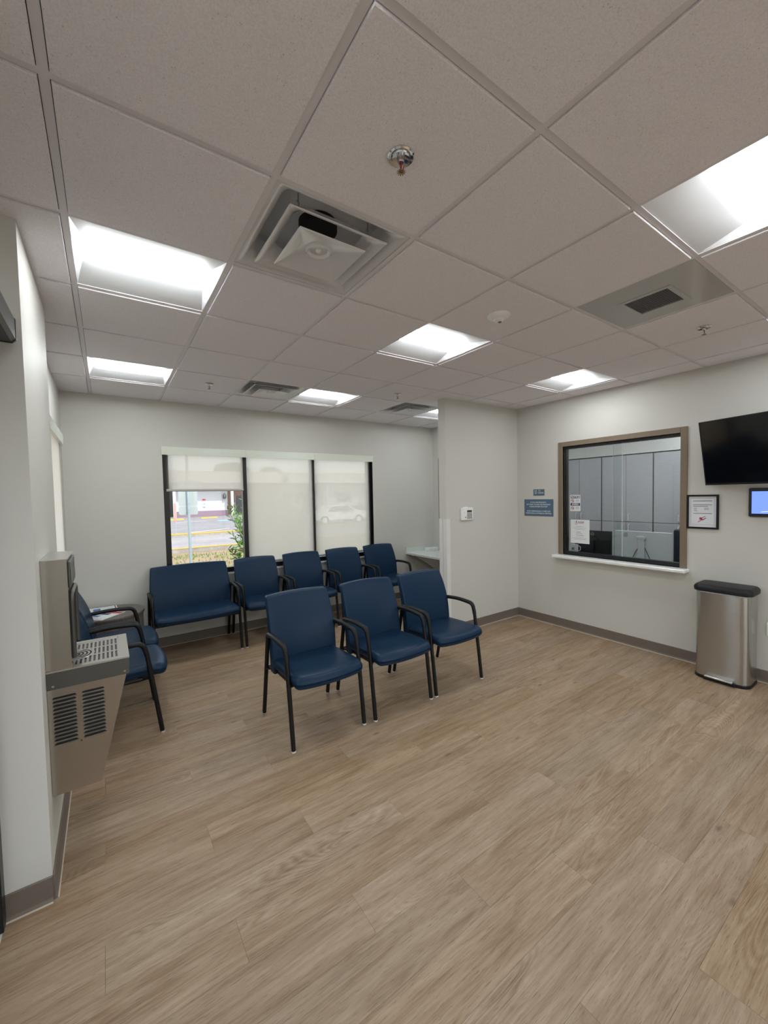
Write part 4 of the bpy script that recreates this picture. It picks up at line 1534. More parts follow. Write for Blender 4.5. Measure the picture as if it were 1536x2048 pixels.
pr_(-0.022, 0.000, -0.074, -0.052, 'red_ink')
for a, b, m in (((-0.034, -0.094), (0.018, -0.062), 'plum_ink'), ((-0.002, -0.078), (0.028, -0.056), 'navy_ink'), ((0.0, -0.056), (0.022, -0.040), 'plum_ink')):
    bm = B()
    tube(bm, [(a[0], a[1], 0.0068), (b[0], b[1], 0.0068)], (0.0004, 0.003), 6, nrm=(0, 0, 1))
    obj('print', bm, m, pg)
tag(fp, 'black-framed white notice between the reception window and the television', 'framed notice')

# television on a tilting, swivelled arm
tv = empty('television')
t_, a_ = 0.179, 0.278
wd = Vector((-math.sin(a_), -math.cos(a_), 0))
nn = Vector((-math.cos(a_), math.sin(a_), 0))
up = Vector((0, 0, 1)) * math.cos(t_) + nn * math.sin(t_)
nz = wd.cross(up)
ctr = Vector((4.459, 0.595, 1.941)) + wd * 0.485
tv.matrix_world = Matrix(((wd.x, up.x, nz.x, ctr.x), (wd.y, up.y, nz.y, ctr.y), (wd.z, up.z, nz.z, ctr.z), (0, 0, 0, 1)))
obj('casing', box(B(), -0.485, 0.485, -0.280, 0.280, -0.045, -0.004, 0.004), 'tv_case', tv)
bm = B()
for a in ((-0.485, 0.485, 0.272, 0.280), (-0.485, 0.485, -0.280, -0.264), (-0.485, -0.477, -0.264, 0.272), (0.477, 0.485, -0.264, 0.272)):
    box(bm, a[0], a[1], a[2], a[3], -0.004, 0.001)
obj('bezel', bm, 'tv_case', tv)
obj('screen', box(B(), -0.477, 0.477, -0.264, 0.272, -0.004, -0.001), 'tv_screen', tv)
obj('back_bulge', box(B(), -0.28, 0.28, -0.22, 0.12, -0.075, -0.045, 0.01), 'tv_case', tv)
tag(tv, 'large black flat-screen television angled out from the right wall', 'television')
br = empty('tv_bracket', (XR, 0.12, 1.93))
kid(obj('wall_plate', box(B(), XR - 0.012, XR - 0.0005, 0.04, 0.20, 1.80, 2.06, 0.002), 'black_steel'), br)
bm = B()
back = ctr - nz * 0.092
tube(bm, [(XR - 0.012, 0.12, 1.95), (XR - 0.09, 0.09, 1.95), (back.x + 0.01, back.y, back.z)], (0.025, 0.018), 8)
kid(obj('arm', bm, 'black_steel', smooth=40), br)
tag(br, 'black arm bracket behind the wall television', 'bracket')

tb = empty('tablet')
place(tb, FR_RIGHT, (XR, 0.128, 1.512))
bm = B()
loft(bm, [[(x, y, z) for x, y in rrect(0.170, 0.121, 0.012, 4)] for z in (0.0005, 0.020)])
obj('case', bm, 'tv_case', tb, smooth=35)
obj('screen', box(B(), -0.150, 0.150, -0.094, 0.092, 0.020, 0.0212), 'tablet_screen', tb)
lettering('Welcome', 0.024, 'ink', tb, -0.046, 0.062, 0.0222, 'LEFT', 0.0010)
bm = B()
tube(bm, [(-0.09, -0.080, 0.0216), (-0.02, -0.072, 0.0216), (0.06, -0.078, 0.0216)], (0.0003, 0.002), 6, nrm=(0, 0, 1))
obj('print', bm, 'tablet_white', tb)
obj('print', box(B(), -0.035, 0.05, -0.062, -0.058, 0.0212, 0.0217), 'ink', tb)
obj('side_button', box(B(), -0.174, -0.169, -0.086, -0.070, 0.006, 0.014, 0.001), 'white_plastic', tb)
tag(tb, 'black-edged tablet with a blue screen under the television', 'tablet')

ol = empty('wall_outlet')
place(ol, FR_RIGHT, (XR, 0.140, 0.458))
obj('cover_plate', box(B(), -0.036, 0.036, -0.058, 0.058, 0.0005, 0.006, 0.002), 'white_plastic', ol)
for y in (-0.024, 0.024):
    bm = B()
    loft(bm, [[(x, y + yy, z) for x, yy in rrect(0.017, 0.014, 0.008, 3)] for z in (0.006, 0.0075)])
    f = obj('receptacle', bm, 'guard_white', ol, smooth=35)
    for x in (-0.006, 0.006):
        obj('slot', box(B(), x - 0.001, x + 0.001, y - 0.003, y + 0.005, 0.0075, 0.008), 'ink', f)
tag(ol, 'white wall outlet low on the right wall behind the waste bin', 'outlet')

# alarm keypad on the partition
kp = empty('alarm_keypad')
place(kp, FR_BACK, (3.605, YP, 1.396))
bm = B()
loft(bm, [[(x, y, z) for x, y in rrect(hx, hy, 0.012, 4)] for hx, hy, z in ((0.098, 0.072, 0.0005), (0.100, 0.074, 0.006), (0.100, 0.074, 0.020), (0.094, 0.068, 0.026))])
obj('case', bm, 'white_plastic', kp, smooth=35)
obj('top_tab', box(B(), -0.05, 0.03, 0.074, 0.084, 0.001, 0.008, 0.002), 'white_plastic', kp)
obj('display', box(B(), -0.004, 0.076, 0.018, 0.044, 0.026, 0.0268), 'lcd_green', kp)
kb = None
for rr in range(5):
    for c in range(4):
        x, y = 0.004 + c * 0.022, 0.006 - rr * 0.0145
        if kb is None:
            kb = obj('key', box(B(), -0.008, 0.008, -0.0045, 0.0045, 0, 0.0025, 0.0008), 'steel_grey', kp, loc=(x, y, 0.026))
        else:
            inst('key', kb, kp, (x, y, 0.026))
obj('logo_mark', box(B(), -0.034, -0.020, -0.046, -0.034, 0.026, 0.0265), 'ink', kp)
obj('indicator', box(B(), -0.058, -0.044, 0.012, 0.015, 0.026, 0.0265), 'ink_grey', kp)
tag(kp, 'white alarm keypad with green display on the partition wall', 'keypad')

# niche counter
ct = empty('niche_counter', (4.28, 3.55, 0.70))
kid(obj('worktop', box(B(), 3.978, XR - 0.001, YP + 0.122, YB - 0.001, 0.695, 0.725, 0.002), 'quartz'), ct)
kid(obj('backsplash', box(B(), 3.978, XR - 0.016, YB - 0.016, YB - 0.001, 0.725, 0.802, 0.001), 'quartz'), ct)
kid(obj('side_splash', box(B(), XR - 0.016, XR - 0.001, YP + 0.122, YB - 0.001, 0.725, 0.802, 0.001), 'quartz'), ct)
for y in (3.0, 4.2):
    bm = B()
    loft(bm, [[(x, yy, z) for x, z in ((XR - 0.001, 0.694), (4.05, 0.694), (4.05, 0.670), (4.12, 0.660), (XR - 0.04, 0.40), (XR - 0.001, 0.40))] for yy in (y, y + 0.03)])
    kid(obj('support_bracket', bm, 'white_plastic'), ct)
tag(ct, 'pale stone counter in the niche behind the partition', 'counter')
bx_ = empty('tissue_box', (4.42, 4.19, 0.7255))
obj('carton', box(B(), -0.10, 0.10, -0.055, 0.055, 0, 0.05, 0.004), 'paper', bx_)
obj('opening', box(B(), -0.06, 0.06, -0.015, 0.015, 0.05, 0.0508), 'ink_grey', bx_)
tag(bx_, 'low white box on the niche counter against the wall', 'box')

# ------------------------------------------------------------------ reception office seen through the window
st = empty('window_sticker')
place(st, FR_RIGHT, (XR + 0.0335, 1.858, 1.500))
obj('sheet', box(B(), -0.063, 0.063, -0.095, 0.095, 0.0, 0.0004), 'paper', st)
for y, tx in ((0.070, 'NOTICE'), (-0.016, 'AVISO')):
    strip(st, 'navy_ink', -0.057, 0.057, y - 0.016, y + 0.016, 0.0007)
    lettering(tx, 0.031, 'paper', st, 0, y, 0.0010, 'CENTER', 0.0012, sx=0.95)
for y in (0.027, -0.060):
    bm = B()
    ring = [(-0.032 + 0.018 * math.cos(2 * PI * k / 20), y + 0.018 * math.sin(2 * PI * k / 20), 0.0008) for k in range(21)]
    tube(bm, ring, (0.0003, 0.0026), 5, nrm=(0, 0, 1))
    tube(bm, [(-0.032 - 0.012, y + 0.012, 0.0008), (-0.032 + 0.012, y - 0.012, 0.0008)], (0.0003, 0.0022), 5, nrm=(0, 0, 1))
    obj('prohibition_ring', bm, 'red_ink', st)
    strip(st, 'ink', -0.042, -0.022, y - 0.004, y + 0.004, 0.0006)
    for q, (x0, x1) in enumerate(((0.006, 0.044), (0.0, 0.050), (0.008, 0.042))):
        strip(st, 'ink_grey', x0, x1, y + 0.011 - q * 0.011, y + 0.015 - q * 0.011, 0.0006)
tag(st, 'white NOTICE and AVISO sticker on the reception glass', 'sticker')
ps = empty('paper_notice')
place(ps, FR_RIGHT, (XR + 0.0335, 1.802, 1.168))
obj('sheet', box(B(), -0.113, 0.113, -0.138, 0.138, 0.0, 0.0004), 'paper', ps)
bm = B()
tube(bm, [(-0.044 + 0.011 * math.cos(2 * PI * k / 16), 0.093 + 0.011 * math.sin(2 * PI * k / 16), 0.0007) for k in range(17)], (0.0003, 0.002), 5, nrm=(0, 0, 1))
obj('emblem', bm, 'plum_ink', ps)
strip(ps, 'navy_ink', -0.048, -0.040, 0.104, 0.124, 0.0007)
for a in ((-0.026, 0.050, 0.108, 0.114, 'navy_ink'), (-0.026, 0.044, 0.096, 0.101, 'plum_ink'), (-0.045, 0.045, 0.056, 0.059, 'ink_grey'), (-0.085, 0.075, 0.040, 0.043, 'ink_grey'), (-0.055, 0.060, 0.024, 0.027, 'ink_grey'),
          (-0.040, 0.010, -0.008, -0.003, 'ink_grey'), (-0.050, 0.045, -0.044, -0.040, 'plum_ink'), (-0.05, 0.03, -0.022, -0.018, 'ink_grey'), (-0.045, 0.045, -0.064, -0.061, 'ink_grey'), (-0.09, 0.08, -0.080, -0.077, 'ink_grey'), (-0.07, 0.07, -0.094, -0.091, 'ink_grey')):
    strip(ps, a[4], a[0], a[1], a[2], a[3], 0.0007)
tag(ps, 'white paper notice with a small emblem taped to the reception glass', 'notice')

desk = empty('office_desk', (5.1, 1.6, 0))
kid(obj('worktop', box(B(), XR + 0.12, 5.45, 0.35, 2.75, 0.74, 0.77, 0.003), 'desk_laminate'), desk)
for y in (0.40, 2.68):
    kid(obj('panel', box(B(), XR + 0.16, 5.40, y, y + 0.03, 0.0, 0.74), 'desk_laminate'), desk)
tag(desk, 'dark office desk behind the reception glass', 'desk')

def monitor(name, x, y0, y1, z0, z1, mb, silver, label, yaw=0.0):
    r = empty(name, (x, (y0 + y1) / 2, 0.7705), yaw)
    hw, yc = (y1 - y0) / 2, 0
    bm = B()
    box(bm, -0.006, 0.030, -hw, hw, z0 - 0.7705, z1 - 0.7705, 0.005, 2)
    sh = obj('back_shell', bm, mb, r)
    zt = z1 - 0.7705
    if silver:
        bm = B()
        box(bm, -0.030, -0.010, -0.034, 0.034, 0.004, zt - 0.045, 0.006, 2)
        obj('stand_column', bm, 'glide', r)
        obj('hinge_block', box(B(), -0.034, -0.006, -0.05, 0.05, zt - 0.085, zt - 0.055, 0.004), 'glide', r)
        obj('stand_foot', box(B(), -0.10, 0.10, -0.11, 0.11, 0.0, 0.008, 0.003), mb, r)
        for sy in (-1, 1):
            bm = B()
            tube(bm, fillet([(-0.008, sy * 0.03, zt - 0.18), (-0.022, sy * 0.055, zt - 0.22), (-0.018, sy * 0.10, zt - 0.33), (-0.01, sy * 0.13, zt - 0.40)], 0.04), 0.0035, 6)
            obj('cable', bm, 'cable_red' if sy > 0 else 'ink', r, smooth=60)
        for yy, zz, m in ((hw - 0.05, zt - 0.045, 'paper'), (hw - 0.12, zt - 0.04, 'hem_grey')):
            obj('sticker', box(B(), -0.0068, -0.006, yy - 0.022, yy + 0.022, zz - 0.03, zz + 0.02), m, sh)
        for k in range(5):
            obj('port', box(B(), -0.0070, -0.006, -0.15 + k * 0.06, -0.12 + k * 0.06, 0.085, 0.100), 'ink', sh)
    else:
        obj('stand_column', box(B(), -0.035, -0.006, -0.03, 0.03, 0.004, zt - 0.12, 0.004), mb, r)
        obj('stand_foot', box(B(), -0.10, 0.10, -0.11, 0.11, 0.0, 0.008, 0.003), mb, r)
        bm = B()
        ring = [(-0.0066, 0.0 + 0.020 * math.cos(2 * PI * k / 24), zt - 0.045 + 0.020 * math.sin(2 * PI * k / 24)) for k in range(25)]
        tube(bm, ring, 0.0016, 5, nrm=(1, 0, 0))
        lg = obj('logo_ring', bm, 'hem_grey', r)
        lt = lettering('DELL', 0.016, 'hem_grey', r, 0, 0, 0, 'CENTER', 0.0003, name='logo_lettering')
        lt.matrix_local = Matrix.Translation((-0.0075, 0.0, zt - 0.045)) @ FR_RIGHT.to_4x4()
    return tag(r, label, 'monitor')
monitor('computer_monitor', 5.00, 1.015, 1.595, 0.868, 1.172, 'steel_silver', True, 'silver computer monitor seen from behind through the reception glass')
monitor('computer_monitor', 5.03, 1.655, 2.10, 0.86, 1.150, 'monitor_black', False, 'black computer monitor seen from behind, left of the silver one')
mg = empty('mug', (4.86, 2.01, 0.885))
lift = empty('desk_shelf', (4.83, 2.05, 0.77))
obj('shelf_top', box(B(), -0.09, 0.09, -0.13, 0.10, 0.098, 0.1145, 0.002), 'monitor_black', lift)
for y in (-0.125, 0.085):
    obj('leg', box(B(), -0.085, 0.085, y, y + 0.012, 0.0005, 0.098), 'monitor_black', lift)
tag(lift, 'low black desk riser under the white mug', 'desk riser')
bm = B()
lathe(bm, [(0.036, 0.0), (0.040, 0.004), (0.041, 0.095), (0.038, 0.095), (0.036, 0.008), (0.001, 0.008)], 24)
obj('cup', bm, 'mug_white', mg, smooth=40)
bm = B()
tube(bm, fillet([(0, -0.039, 0.078), (0, -0.072, 0.076), (0, -0.072, 0.024), (0, -0.039, 0.020)], 0.025), 0.005, 8)
obj('handle', bm, 'mug_white', mg, smooth=60)
obj('print', box(B(), -0.0425, -0.040, -0.016, 0.016, 0.03, 0.06, 0.001), 'ink_grey', mg)
tag(mg, 'white mug behind the lower left corner of the reception glass', 'mug')
oc = empty('office_chair', (5.75, 1.02, 0))
bm = B()
rbox(bm, 0.03, 0.23, 0.30, 0.03, 3, 8, 8, lambda p: Vector((p.x - 0.03 * (p.y / 0.23) ** 2, p.y, p.z)))
obj('backrest', bm, 'chair_mesh', oc, smooth=60, loc=(-0.02, 0, 0.86))
bm = B()
rbox(bm, 0.24, 0.24, 0.04, 0.03, 6, 6, 2)
obj('seat', bm, 'chair_mesh', oc, smooth=60, loc=(0.22, 0, 0.48))
bm = B()
tube(bm, [(0.22, 0, 0.08), (0.22, 0, 0.45)], 0.03, 10)
obj('gas_column', bm, 'black_steel', oc, smooth=50)
bm = B()
tube(bm, fillet([(0.2, 0, 0.45), (0.0, 0, 0.46), (-0.005, 0, 0.62)], 0.05), (0.03, 0.012), 8)
obj('back_support', bm, 'black_steel', oc, smooth=50)
for k in range(5):
    a = 2 * PI * k / 5
    bm = B()
    tube(bm, [(0.22, 0, 0.10), (0.22 + 0.28 * math.cos(a), 0.28 * math.sin(a), 0.07)], (0.018, 0.022), 8)
    lg = obj('leg', bm, 'black_steel', oc, smooth=50)
    bm = B()
    lathe(bm, [(0.001, -0.028), (0.02, -0.02), (0.028, 0.0), (0.02, 0.02), (0.001, 0.028)], 12, (0.22 + 0.28 * math.cos(a), 0.28 * math.sin(a), 0.028))
    obj('caster', bm, 'rubber', lg, smooth=60)
tag(oc, 'dark blue office chair behind the silver monitor', 'chair')

# cabinets: three units, each with paired upper and lower doors
def cabinet(y0, y1, label):
    r = empty('office_cabinet', (6.8, (y0 + y1) / 2, 0))
    w = (y1 - y0) / 2
    obj('body', box(B(), 0.022, 0.39, -w + 0.001, w - 0.001, 0.08, 2.19), 'steel_grey', r)
    obj('plinth', box(B(), 0.06, 0.38, -w + 0.001, w - 0.001, 0.0, 0.08), 'ink', r)
    for sy in (-1, 1):
        for z0, z1, hz in ((1.148, 2.18, 1.216), (0.09, 1.140, 1.05)):
            a, b = (0.002, w - 0.009) if sy > 0 else (-w + 0.009, -0.002)
            d = obj('door', box(B(), 0.0, 0.020, a, b, z0, z1, 0.0015), 'cabinet_laminate', r)
            bm = B()
            y = sy * 0.045
            tube(bm, fillet([(0, y, hz - 0.052), (-0.03, y, hz - 0.045), (-0.03, y, hz + 0.045), (0, y, hz + 0.052)], 0.02), 0.006, 8)
            obj('handle', bm, 'glide', d, smooth=60)
    bm = B()
    tube(bm, [(0.0, -0.012 - 0.02, 1.30), (-0.004, -0.032, 1.30)], 0.008, 10)
    obj('lock', bm, 'chrome', r, smooth=50)
    return tag(r, label, 'cabinet', 'tall laminate cabinets in the reception office')
for q, lb in enumerate(('tall grey cabinet visible at the left of the reception glass', 'tall grey cabinet in the middle behind the reception glass', 'tall grey cabinet at the right behind the reception glass')):
    cabinet(2.674 - 0.759 * q, 3.433 - 0.759 * q, lb)
sf = struct('wall_soffit', box(B(), 6.81, 7.2, 0.2, YB, 2.20, H), 'wall_paint_light')

# ------------------------------------------------------------------ outdoors
gd = struct('ground_parking', box(B(), -30, 80, 23.3, 48.0, GZ - 0.3, GZ), 'asphalt')
struct('ground_street', box(B(), -30, 80, 15.7, 22.2, GZ - 0.3, GZ), 'asphalt_near')
struct('ground_verge', box(B(), -30, 80, YB + 0.2, 15.4, GZ - 0.3, GZ), 'soil')
struct('ground_entry', box(B(), -30, XE - 0.14, -24, YB + 0.2, GZ - 0.3, -0.02), 'concrete')
struct('ground_rear', box(B(), XE - 0.14, 40, -24, YREAR - 0.15, GZ - 0.3, -0.02), 'concrete')
def stripe(name, x0, x1, y0, y1, m, label, cat, z=0.01, rz=0.0):
    o = obj(name, box(B(), -(x1 - x0) / 2, (x1 - x0) / 2, -(y1 - y0) / 2, (y1 - y0) / 2, 0, z), m)
    o.location = ((x0 + x1) / 2, (y0 + y1) / 2, GZ)
    o.rotation_euler = (0, 0, rz)
    return tag(o, label, cat)
def kerb(name, y0, y1, h, mtop, label, pd=0.05):
    r = empty(name, (20, (y0 + y1) / 2, GZ))
    obj('kerb_stone', box(B(), -50, 60, -(y1 - y0) / 2, (y1 - y0) / 2, -0.2, h, 0.02), 'concrete', r)
    obj('paint', box(B(), -50, 60, -(y1 - y0) / 2 - 0.004, (y1 - y0) / 2 + 0.004, h - pd, h + 0.006, 0.004), mtop, r)
    return tag(r, label, 'kerb')
kerb('street_kerb', 15.4, 15.7, 0.16, 'yellow_paint', 'grey kerb with a yellow top edge nearest the window', 0.012)
kerb('island_kerb', 22.2, 22.6, 0.17, 'yellow_paint', 'bright yellow painted kerb in the middle of the car park')
struct('ground_island', box(B(), -30, 80, 22.6, 23.3, GZ - 0.3, GZ + 0.12), 'soil')
def wheel_stop(x0, x1, y, label):
    r = empty('wheel_stop', ((x0 + x1) / 2, y, GZ))
    bm = B()
    h = (x1 - x0) / 2
    loft(bm, [[(x, yy, z) for yy, z in ((-0.09, 0), (-0.06, 0.14), (0.06, 0.14), (0.09, 0))] for x in (-h, h)])
    obj('bar', bm, 'yellow_paint', r)
    tag(r, label, 'wheel stop', 'yellow wheel stops')
wheel_stop(4.2, 6.2, 42.2, 'yellow wheel stop at the left in front of the white building')
wheel_stop(7.9, 9.5, 43.2, 'yellow wheel stop under the small posted wall sign')
wheel_stop(16, 18, 43.2, 'yellow wheel stop behind the middle roller shade')
stripe('parking_marking', 8.2, 9.6, 36.3, 38.0, 'street_blue', 'blue painted accessible parking patch on the asphalt', 'road marking')
for k, (x, y, rz) in enumerate(((6.2, 38, 0.5), (5.4, 26, 0.6), (11.6, 38, 0.5))):
    stripe('parking_line', x - 1.6, x + 1.6, y - 0.05, y + 0.05, 'roof_white', ['white slanted parking line near the white building', 'white slanted parking line beyond the yellow kerb', 'white slanted parking line right of the blue patch'][k], 'road marking', 0.008, rz)
stripe('expansion_joint', 3.2, 4.9, 17.6, 17.68, 'ink_grey', 'dark crack line in the street pavement', 'pavement joint', 0.006, -0.75)

# verge grass
bm = B()
rg = random.Random(4)
for k in range(9000):
    x, y = rg.uniform(-3, 12), rg.uniform(5.2, 14.6)
    if rg.random() > 0.35 + 0.65 * (math.sin(x * 0.9 + y * 1.7) * 0.5 + 0.5):
        continue
    h = rg.uniform(0.04, 0.13)
    a = rg.uniform(0, PI)
    dx, dy = 0.02 * math.cos(a), 0.02 * math.sin(a)
    lx, ly = rg.uniform(-0.04, 0.04), rg.uniform(-0.04, 0.04)
    bm.faces.new([bm.verts.new((x - dx, y - dy, GZ)), bm.verts.new((x + dx, y + dy, GZ)), bm.verts.new((x + lx, y + ly, GZ + h))])
g = obj('verge_grass', bm, 'grass_blade')
g['kind'] = 'stuff'
tag(g, 'patchy green and yellow grass on the verge outside the window', 'grass')

# sign post seen from behind
sp_ = empty('sign_post', (1.735, 10.0, GZ))
bm = B()
tube(bm, [(0, 0, 0.001), (0, 0, 3.0)], 0.032, 12)
obj('pole', bm, 'galvanised', sp_, smooth=50)
def plate(z0, z1, w):
    bm = B()
    loft(bm, [[(x, y, z + (z0 + z1) / 2 - GZ) for x, z in rrect(w, (z1 - z0) / 2, 0.04, 4)] for y in (0.036, 0.042)])
    p = obj('sign_plate', bm, 'sign_back', sp_, smooth=35)
    for zz in (z0 + 0.07, z1 - 0.07):
        bm = B()
        lathe(bm, [(0.034, -0.012), (0.037, -0.012), (0.037, 0.012), (0.034, 0.012)], 16, (0, 0, zz - GZ))
        obj('clamp', bm, 'galvanised', p, smooth=40)
plate(1.477, 2.10, 0.212)
plate(1.268, 1.470, 0.212)
tag(sp_, 'galvanised street sign post seen from behind with two plates', 'sign post')
rp = empty('red_post', (3.19, 24.0, GZ))
bm = B()
tube(bm, [(0, 0, 0.001), (0, 0, 1.0)], 0.02, 8)
obj('post', bm, 'galvanised', rp, smooth=50)
obj('marker', box(B(), -0.05, 0.05, -0.02, 0.02, 0.7, 1.75, 0.01), 'marker_red', rp)
tag(rp, 'thin post with a narrow red marker in the car park', 'post')

# building across the car park
bd = empty('white_building', (22, 50, GZ))
def bk(name, x0, x1, y0, y1, z0, z1, m, p=None):
    o = obj(name, box(B(), x0 - 22, x1 - 22, y0 - 50, y1 - 50, z0 - GZ, z1 - GZ), m, p or bd)
    return o
bk('wall', 6.24, 11.74, 48.2, 48.5, GZ, 3.6, 'white_stucco')
bk('base_band', 6.24, 11.74, 48.14, 48.2, GZ, 0.34, 'mauve_paint')
bk('wall', -20, 5.2, 48.2, 48.5, GZ, 3.6, 'white_stucco')
bk('recess', 5.2, 6.24, 50.0, 50.3, GZ, 3.6, 'dark_opening')
bk('wall', 18, 70, 48.2, 48.5, GZ, 3.6, 'white_stucco')
bk('base_band', 18, 70, 48.14, 48.2, GZ, 0.34, 'mauve_paint')
bk('brick_wall', 11.74, 18, 50.0, 50.3, GZ, 3.6, 'brick_red')
bk('back_block', -20, 70, 50.4, 60, GZ, 3.6, 'white_stucco')
for x in (13.0, 14.6, 16.2):
    f = bk('door', x, x + 1.0, 49.94, 50.0, GZ, 2.0, 'dark_opening')
    for xx in (x, x + 0.94):
        bk('door_jamb', xx, xx + 0.06, 49.90, 49.94, GZ, 2.06, 'roof_white', f).parent = f
for x in (5.95, 11.9, 18.1, 24, 30, 36):
    bk('column', x, x + 0.28, 47.2, 47.5, GZ, 3.5, 'white_stucco')
bk('roof_fascia', -20, 70, 46.9, 47.1, 3.45, 4.75, 'roof_white')
bk('roof', -20, 70, 47.1, 60, 3.6, 4.6, 'roof_white')
for x0, x1 in ((20, 22.4), (26, 28.4), (32.0, 34.4)):
    f = bk('window', x0, x1, 48.12, 48.2, 0.9, 2.4, 'roof_white')
    bk('pane', x0 + 0.1, x1 - 0.1, 48.09, 48.12, 1.0, 2.3, 'dark_opening', f)
sg = bk('wall_plaque', 9.02, 9.34, 48.15, 48.2, 0.75, 1.72, 'paper')
bk('plaque_print', 9.02, 9.34, 48.12, 48.15, 1.48, 1.70, 'red_ink', sg)
bk('plaque_print', 9.10, 9.26, 48.12, 48.15, 1.05, 1.22, 'street_blue', sg)
bk('plaque_print', 9.06, 9.30, 48.12, 48.15, 0.78, 0.88, 'ink_grey', sg)
bm = B()
lathe(bm, [(0.10, 0.0), (0.17, 0.08), (0.17, 0.45), (0.06, 0.58), (0.02, 0.68)], 10, (11.38 - 22, 48.0 - 50, 1.66 - GZ))
lm = obj('wall_lantern', bm, 'steel_grey', bd, smooth=40)
tag(bd, 'long white building with mauve base band across the car park', 'building')

# trees behind the roof
def leaf_cloud(rgen, n, cx, cy, cz, rx, ry, rz_, L, W, up=0.3):
    bm = B()
    for k in range(n):
        while True:
            p = Vector((rgen.uniform(-1, 1), rgen.uniform(-1, 1), rgen.uniform(-1, 1)))
            if p.length < 1:
                break
        c = Vector((cx + p.x * rx, cy + p.y * ry, cz + p.z * rz_))
        d = Vector((rgen.gauss(0, 1), rgen.gauss(0, 1), rgen.gauss(up, 0.7))).normalized() * L * rgen.uniform(0.6, 1.2)
        s_ = d.cross(Vector((rgen.gauss(0, 1), rgen.gauss(0, 1), rgen.gauss(0, 1)))).normalized() * W
        bm.faces.new([bm.verts.new(c), bm.verts.new(c + d * 0.5 + s_), bm.verts.new(c + d), bm.verts.new(c + d * 0.5 - s_)])
    return bm
def far_tree(x, y, h, rr, label, seed):
    r = empty('tree', (x, y, GZ))
    bm = B()
    tube(bm, [(0, 0, 0.001), (0.1, 0, h * 0.35), (0, 0.1, h * 0.7)], [0.22, 0.17, 0.10], 8)
    obj('trunk', bm, 'bark', r, smooth=50)
    f = obj('foliage', leaf_cloud(random.Random(seed), 2600, 0, 0, h * 0.72, rr, rr, h * 0.30, 0.5, 0.16), 'leaf_far', r)
    f['kind'] = 'stuff'
    tag(r, label, 'tree', 'trees behind the white building')
far_tree(16.2, 64, 7.4, 2.9, 'leafy tree showing above the white building behind the left shade', 3)
far_tree(23.0, 66, 6.9, 2.4, 'leafy tree showing above the roof behind the middle shade', 8)

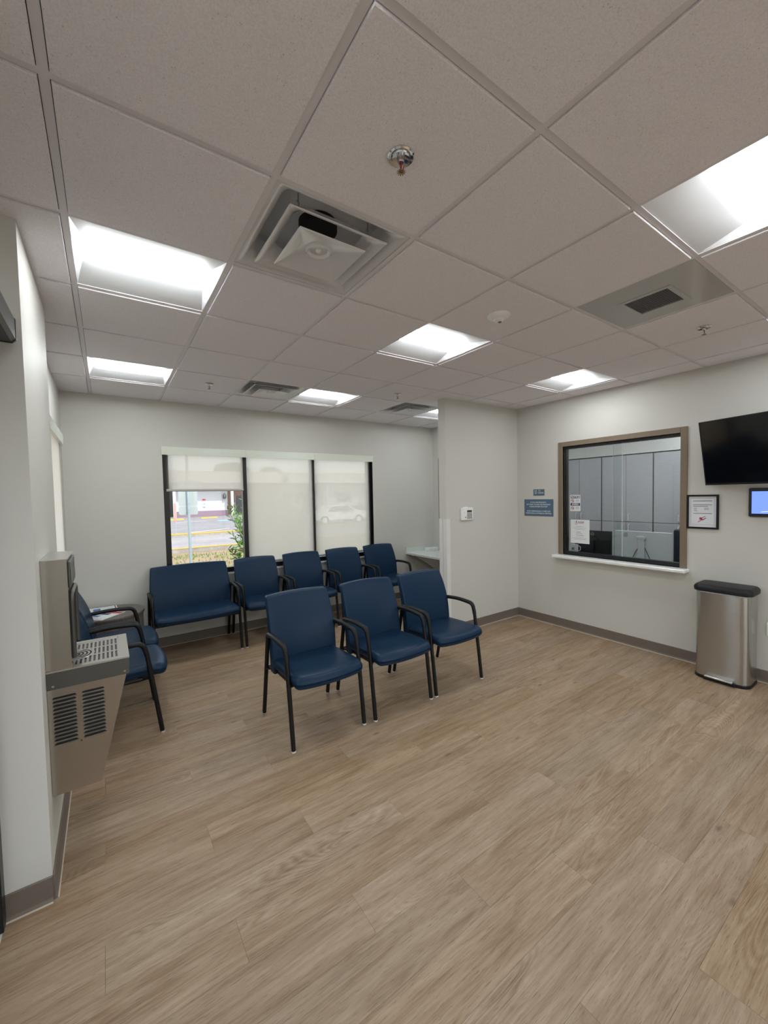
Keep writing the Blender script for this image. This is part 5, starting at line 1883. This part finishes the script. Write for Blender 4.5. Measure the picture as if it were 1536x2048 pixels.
# oleander bush by the window: stems with long narrow leaves
def oleander(x, y, n, spread, hmax, label, seed, flowers):
    rgen = random.Random(seed)
    r = empty('oleander_bush', (x, y, GZ))
    lf = B()
    for k in range(n):
        a = rgen.uniform(0, 2 * PI)
        rad = rgen.uniform(0.15, 1.0) * spread
        h = hmax * rgen.uniform(0.45, 1.0)
        tip = Vector((rad * math.cos(a), rad * math.sin(a) * 0.8, h))
        pts = [Vector((0.1 * math.cos(a), 0.1 * math.sin(a), 0.001))]
        mid = Vector((tip.x * 0.35, tip.y * 0.35, h * 0.55))
        for q in range(1, 8):
            t = q / 7
            pts.append((1 - t) ** 2 * pts[0] + 2 * t * (1 - t) * mid + t * t * tip)
        bm = B()
        tube(bm, pts, [0.010 * (1 - 0.75 * q / 7) for q in range(8)], 5)
        obj('stem', bm, 'bark', r)
        for q in range(2, 8):
            for w_ in range(16 if q > 5 else 10):
                p = pts[q] + (pts[q] - pts[q - 1]) * rgen.uniform(-1, 0)
                d = Vector((rgen.gauss(0, 1), rgen.gauss(0, 1), rgen.gauss(0.9, 0.5))).normalized() * rgen.uniform(0.10, 0.19)
                s_ = d.cross(Vector((rgen.gauss(0, 1), rgen.gauss(0, 1), 0.3))).normalized() * 0.014
                lf.faces.new([lf.verts.new(p), lf.verts.new(p + d * 0.45 + s_), lf.verts.new(p + d), lf.verts.new(p + d * 0.45 - s_)])
        if k % flowers == 0:
            bm = B()
            for w_ in range(6):
                c = tip + Vector((rgen.gauss(0, .03), rgen.gauss(0, .03), rgen.gauss(0, .02)))
                for z in range(5):
                    b_ = 2 * PI * z / 5
                    e1 = Vector((math.cos(b_), math.sin(b_), 0.3)) * 0.028
                    e2 = Vector((math.cos(b_ + 0.9), math.sin(b_ + 0.9), 0.3)) * 0.024
                    bm.faces.new([bm.verts.new(c), bm.verts.new(c + e1), bm.verts.new(c + e2)])
            obj('blossom', bm, 'petal_pink', r)
    f = obj('foliage', lf, 'leaf_green', r)
    f['kind'] = 'stuff'
    return tag(r, label, 'bush', 'oleander bushes outside the window')
oleander(2.55, 7.0, 46, 0.72, 1.95, 'green oleander bush outside, overlapping the first window mullion', 21, 9)
oleander(3.25, 7.3, 30, 0.75, 2.45, 'taller oleander bush outside behind the middle roller shade', 22, 12)
oleander(2.0, 6.1, 14, 0.45, 0.65, 'low oleander sprout with pink flowers outside, under the window', 23, 3)

# parked car behind the right-hand shade
car = empty('parked_car', (13.6, 24.9, GZ), 0.0)
prof = [(-2.15, 0.30), (-2.2, 0.55), (-2.1, 0.72), (-1.3, 0.88), (-0.75, 1.32), (0.55, 1.36), (1.25, 0.95), (2.05, 0.86), (2.18, 0.60), (2.12, 0.30)]
bm = B()
loft(bm, [[(x, y * (1.0 if z < 0.9 else 0.82), z) for x, z in prof] for y in (-0.86, 0.86)])
bmesh.ops.bevel(bm, geom=bm.edges[:], offset=0.05, segments=2, affect='EDGES')
obj('body', bm, 'car_white', car, smooth=35)
for sy in (-1, 1):
    bm = B()
    wp = [(-1.05, 0.93), (-0.68, 1.26), (0.50, 1.29), (1.0, 0.97)]
    loft(bm, [[(x, sy * (y - (0.10 if z > 1.1 else 0.0)), z) for x, z in wp] for y in (0.80, 0.85)])
    obj('side_window', bm, 'car_glass', car)
    for x in (-1.35, 1.35):
        bm = B()
        tube(bm, [(x, sy * 0.66, 0.32), (x, sy * 0.90, 0.32)], 0.32, 20)
        wh = obj('wheel', bm, 'rubber', car, smooth=40)
        bm = B()
        tube(bm, [(x, sy * 0.885, 0.32), (x, sy * 0.905, 0.32)], 0.19, 16)
        obj('hub', bm, 'steel_silver', wh, smooth=40)
tag(car, 'white parked car behind the right-hand roller shade', 'car')
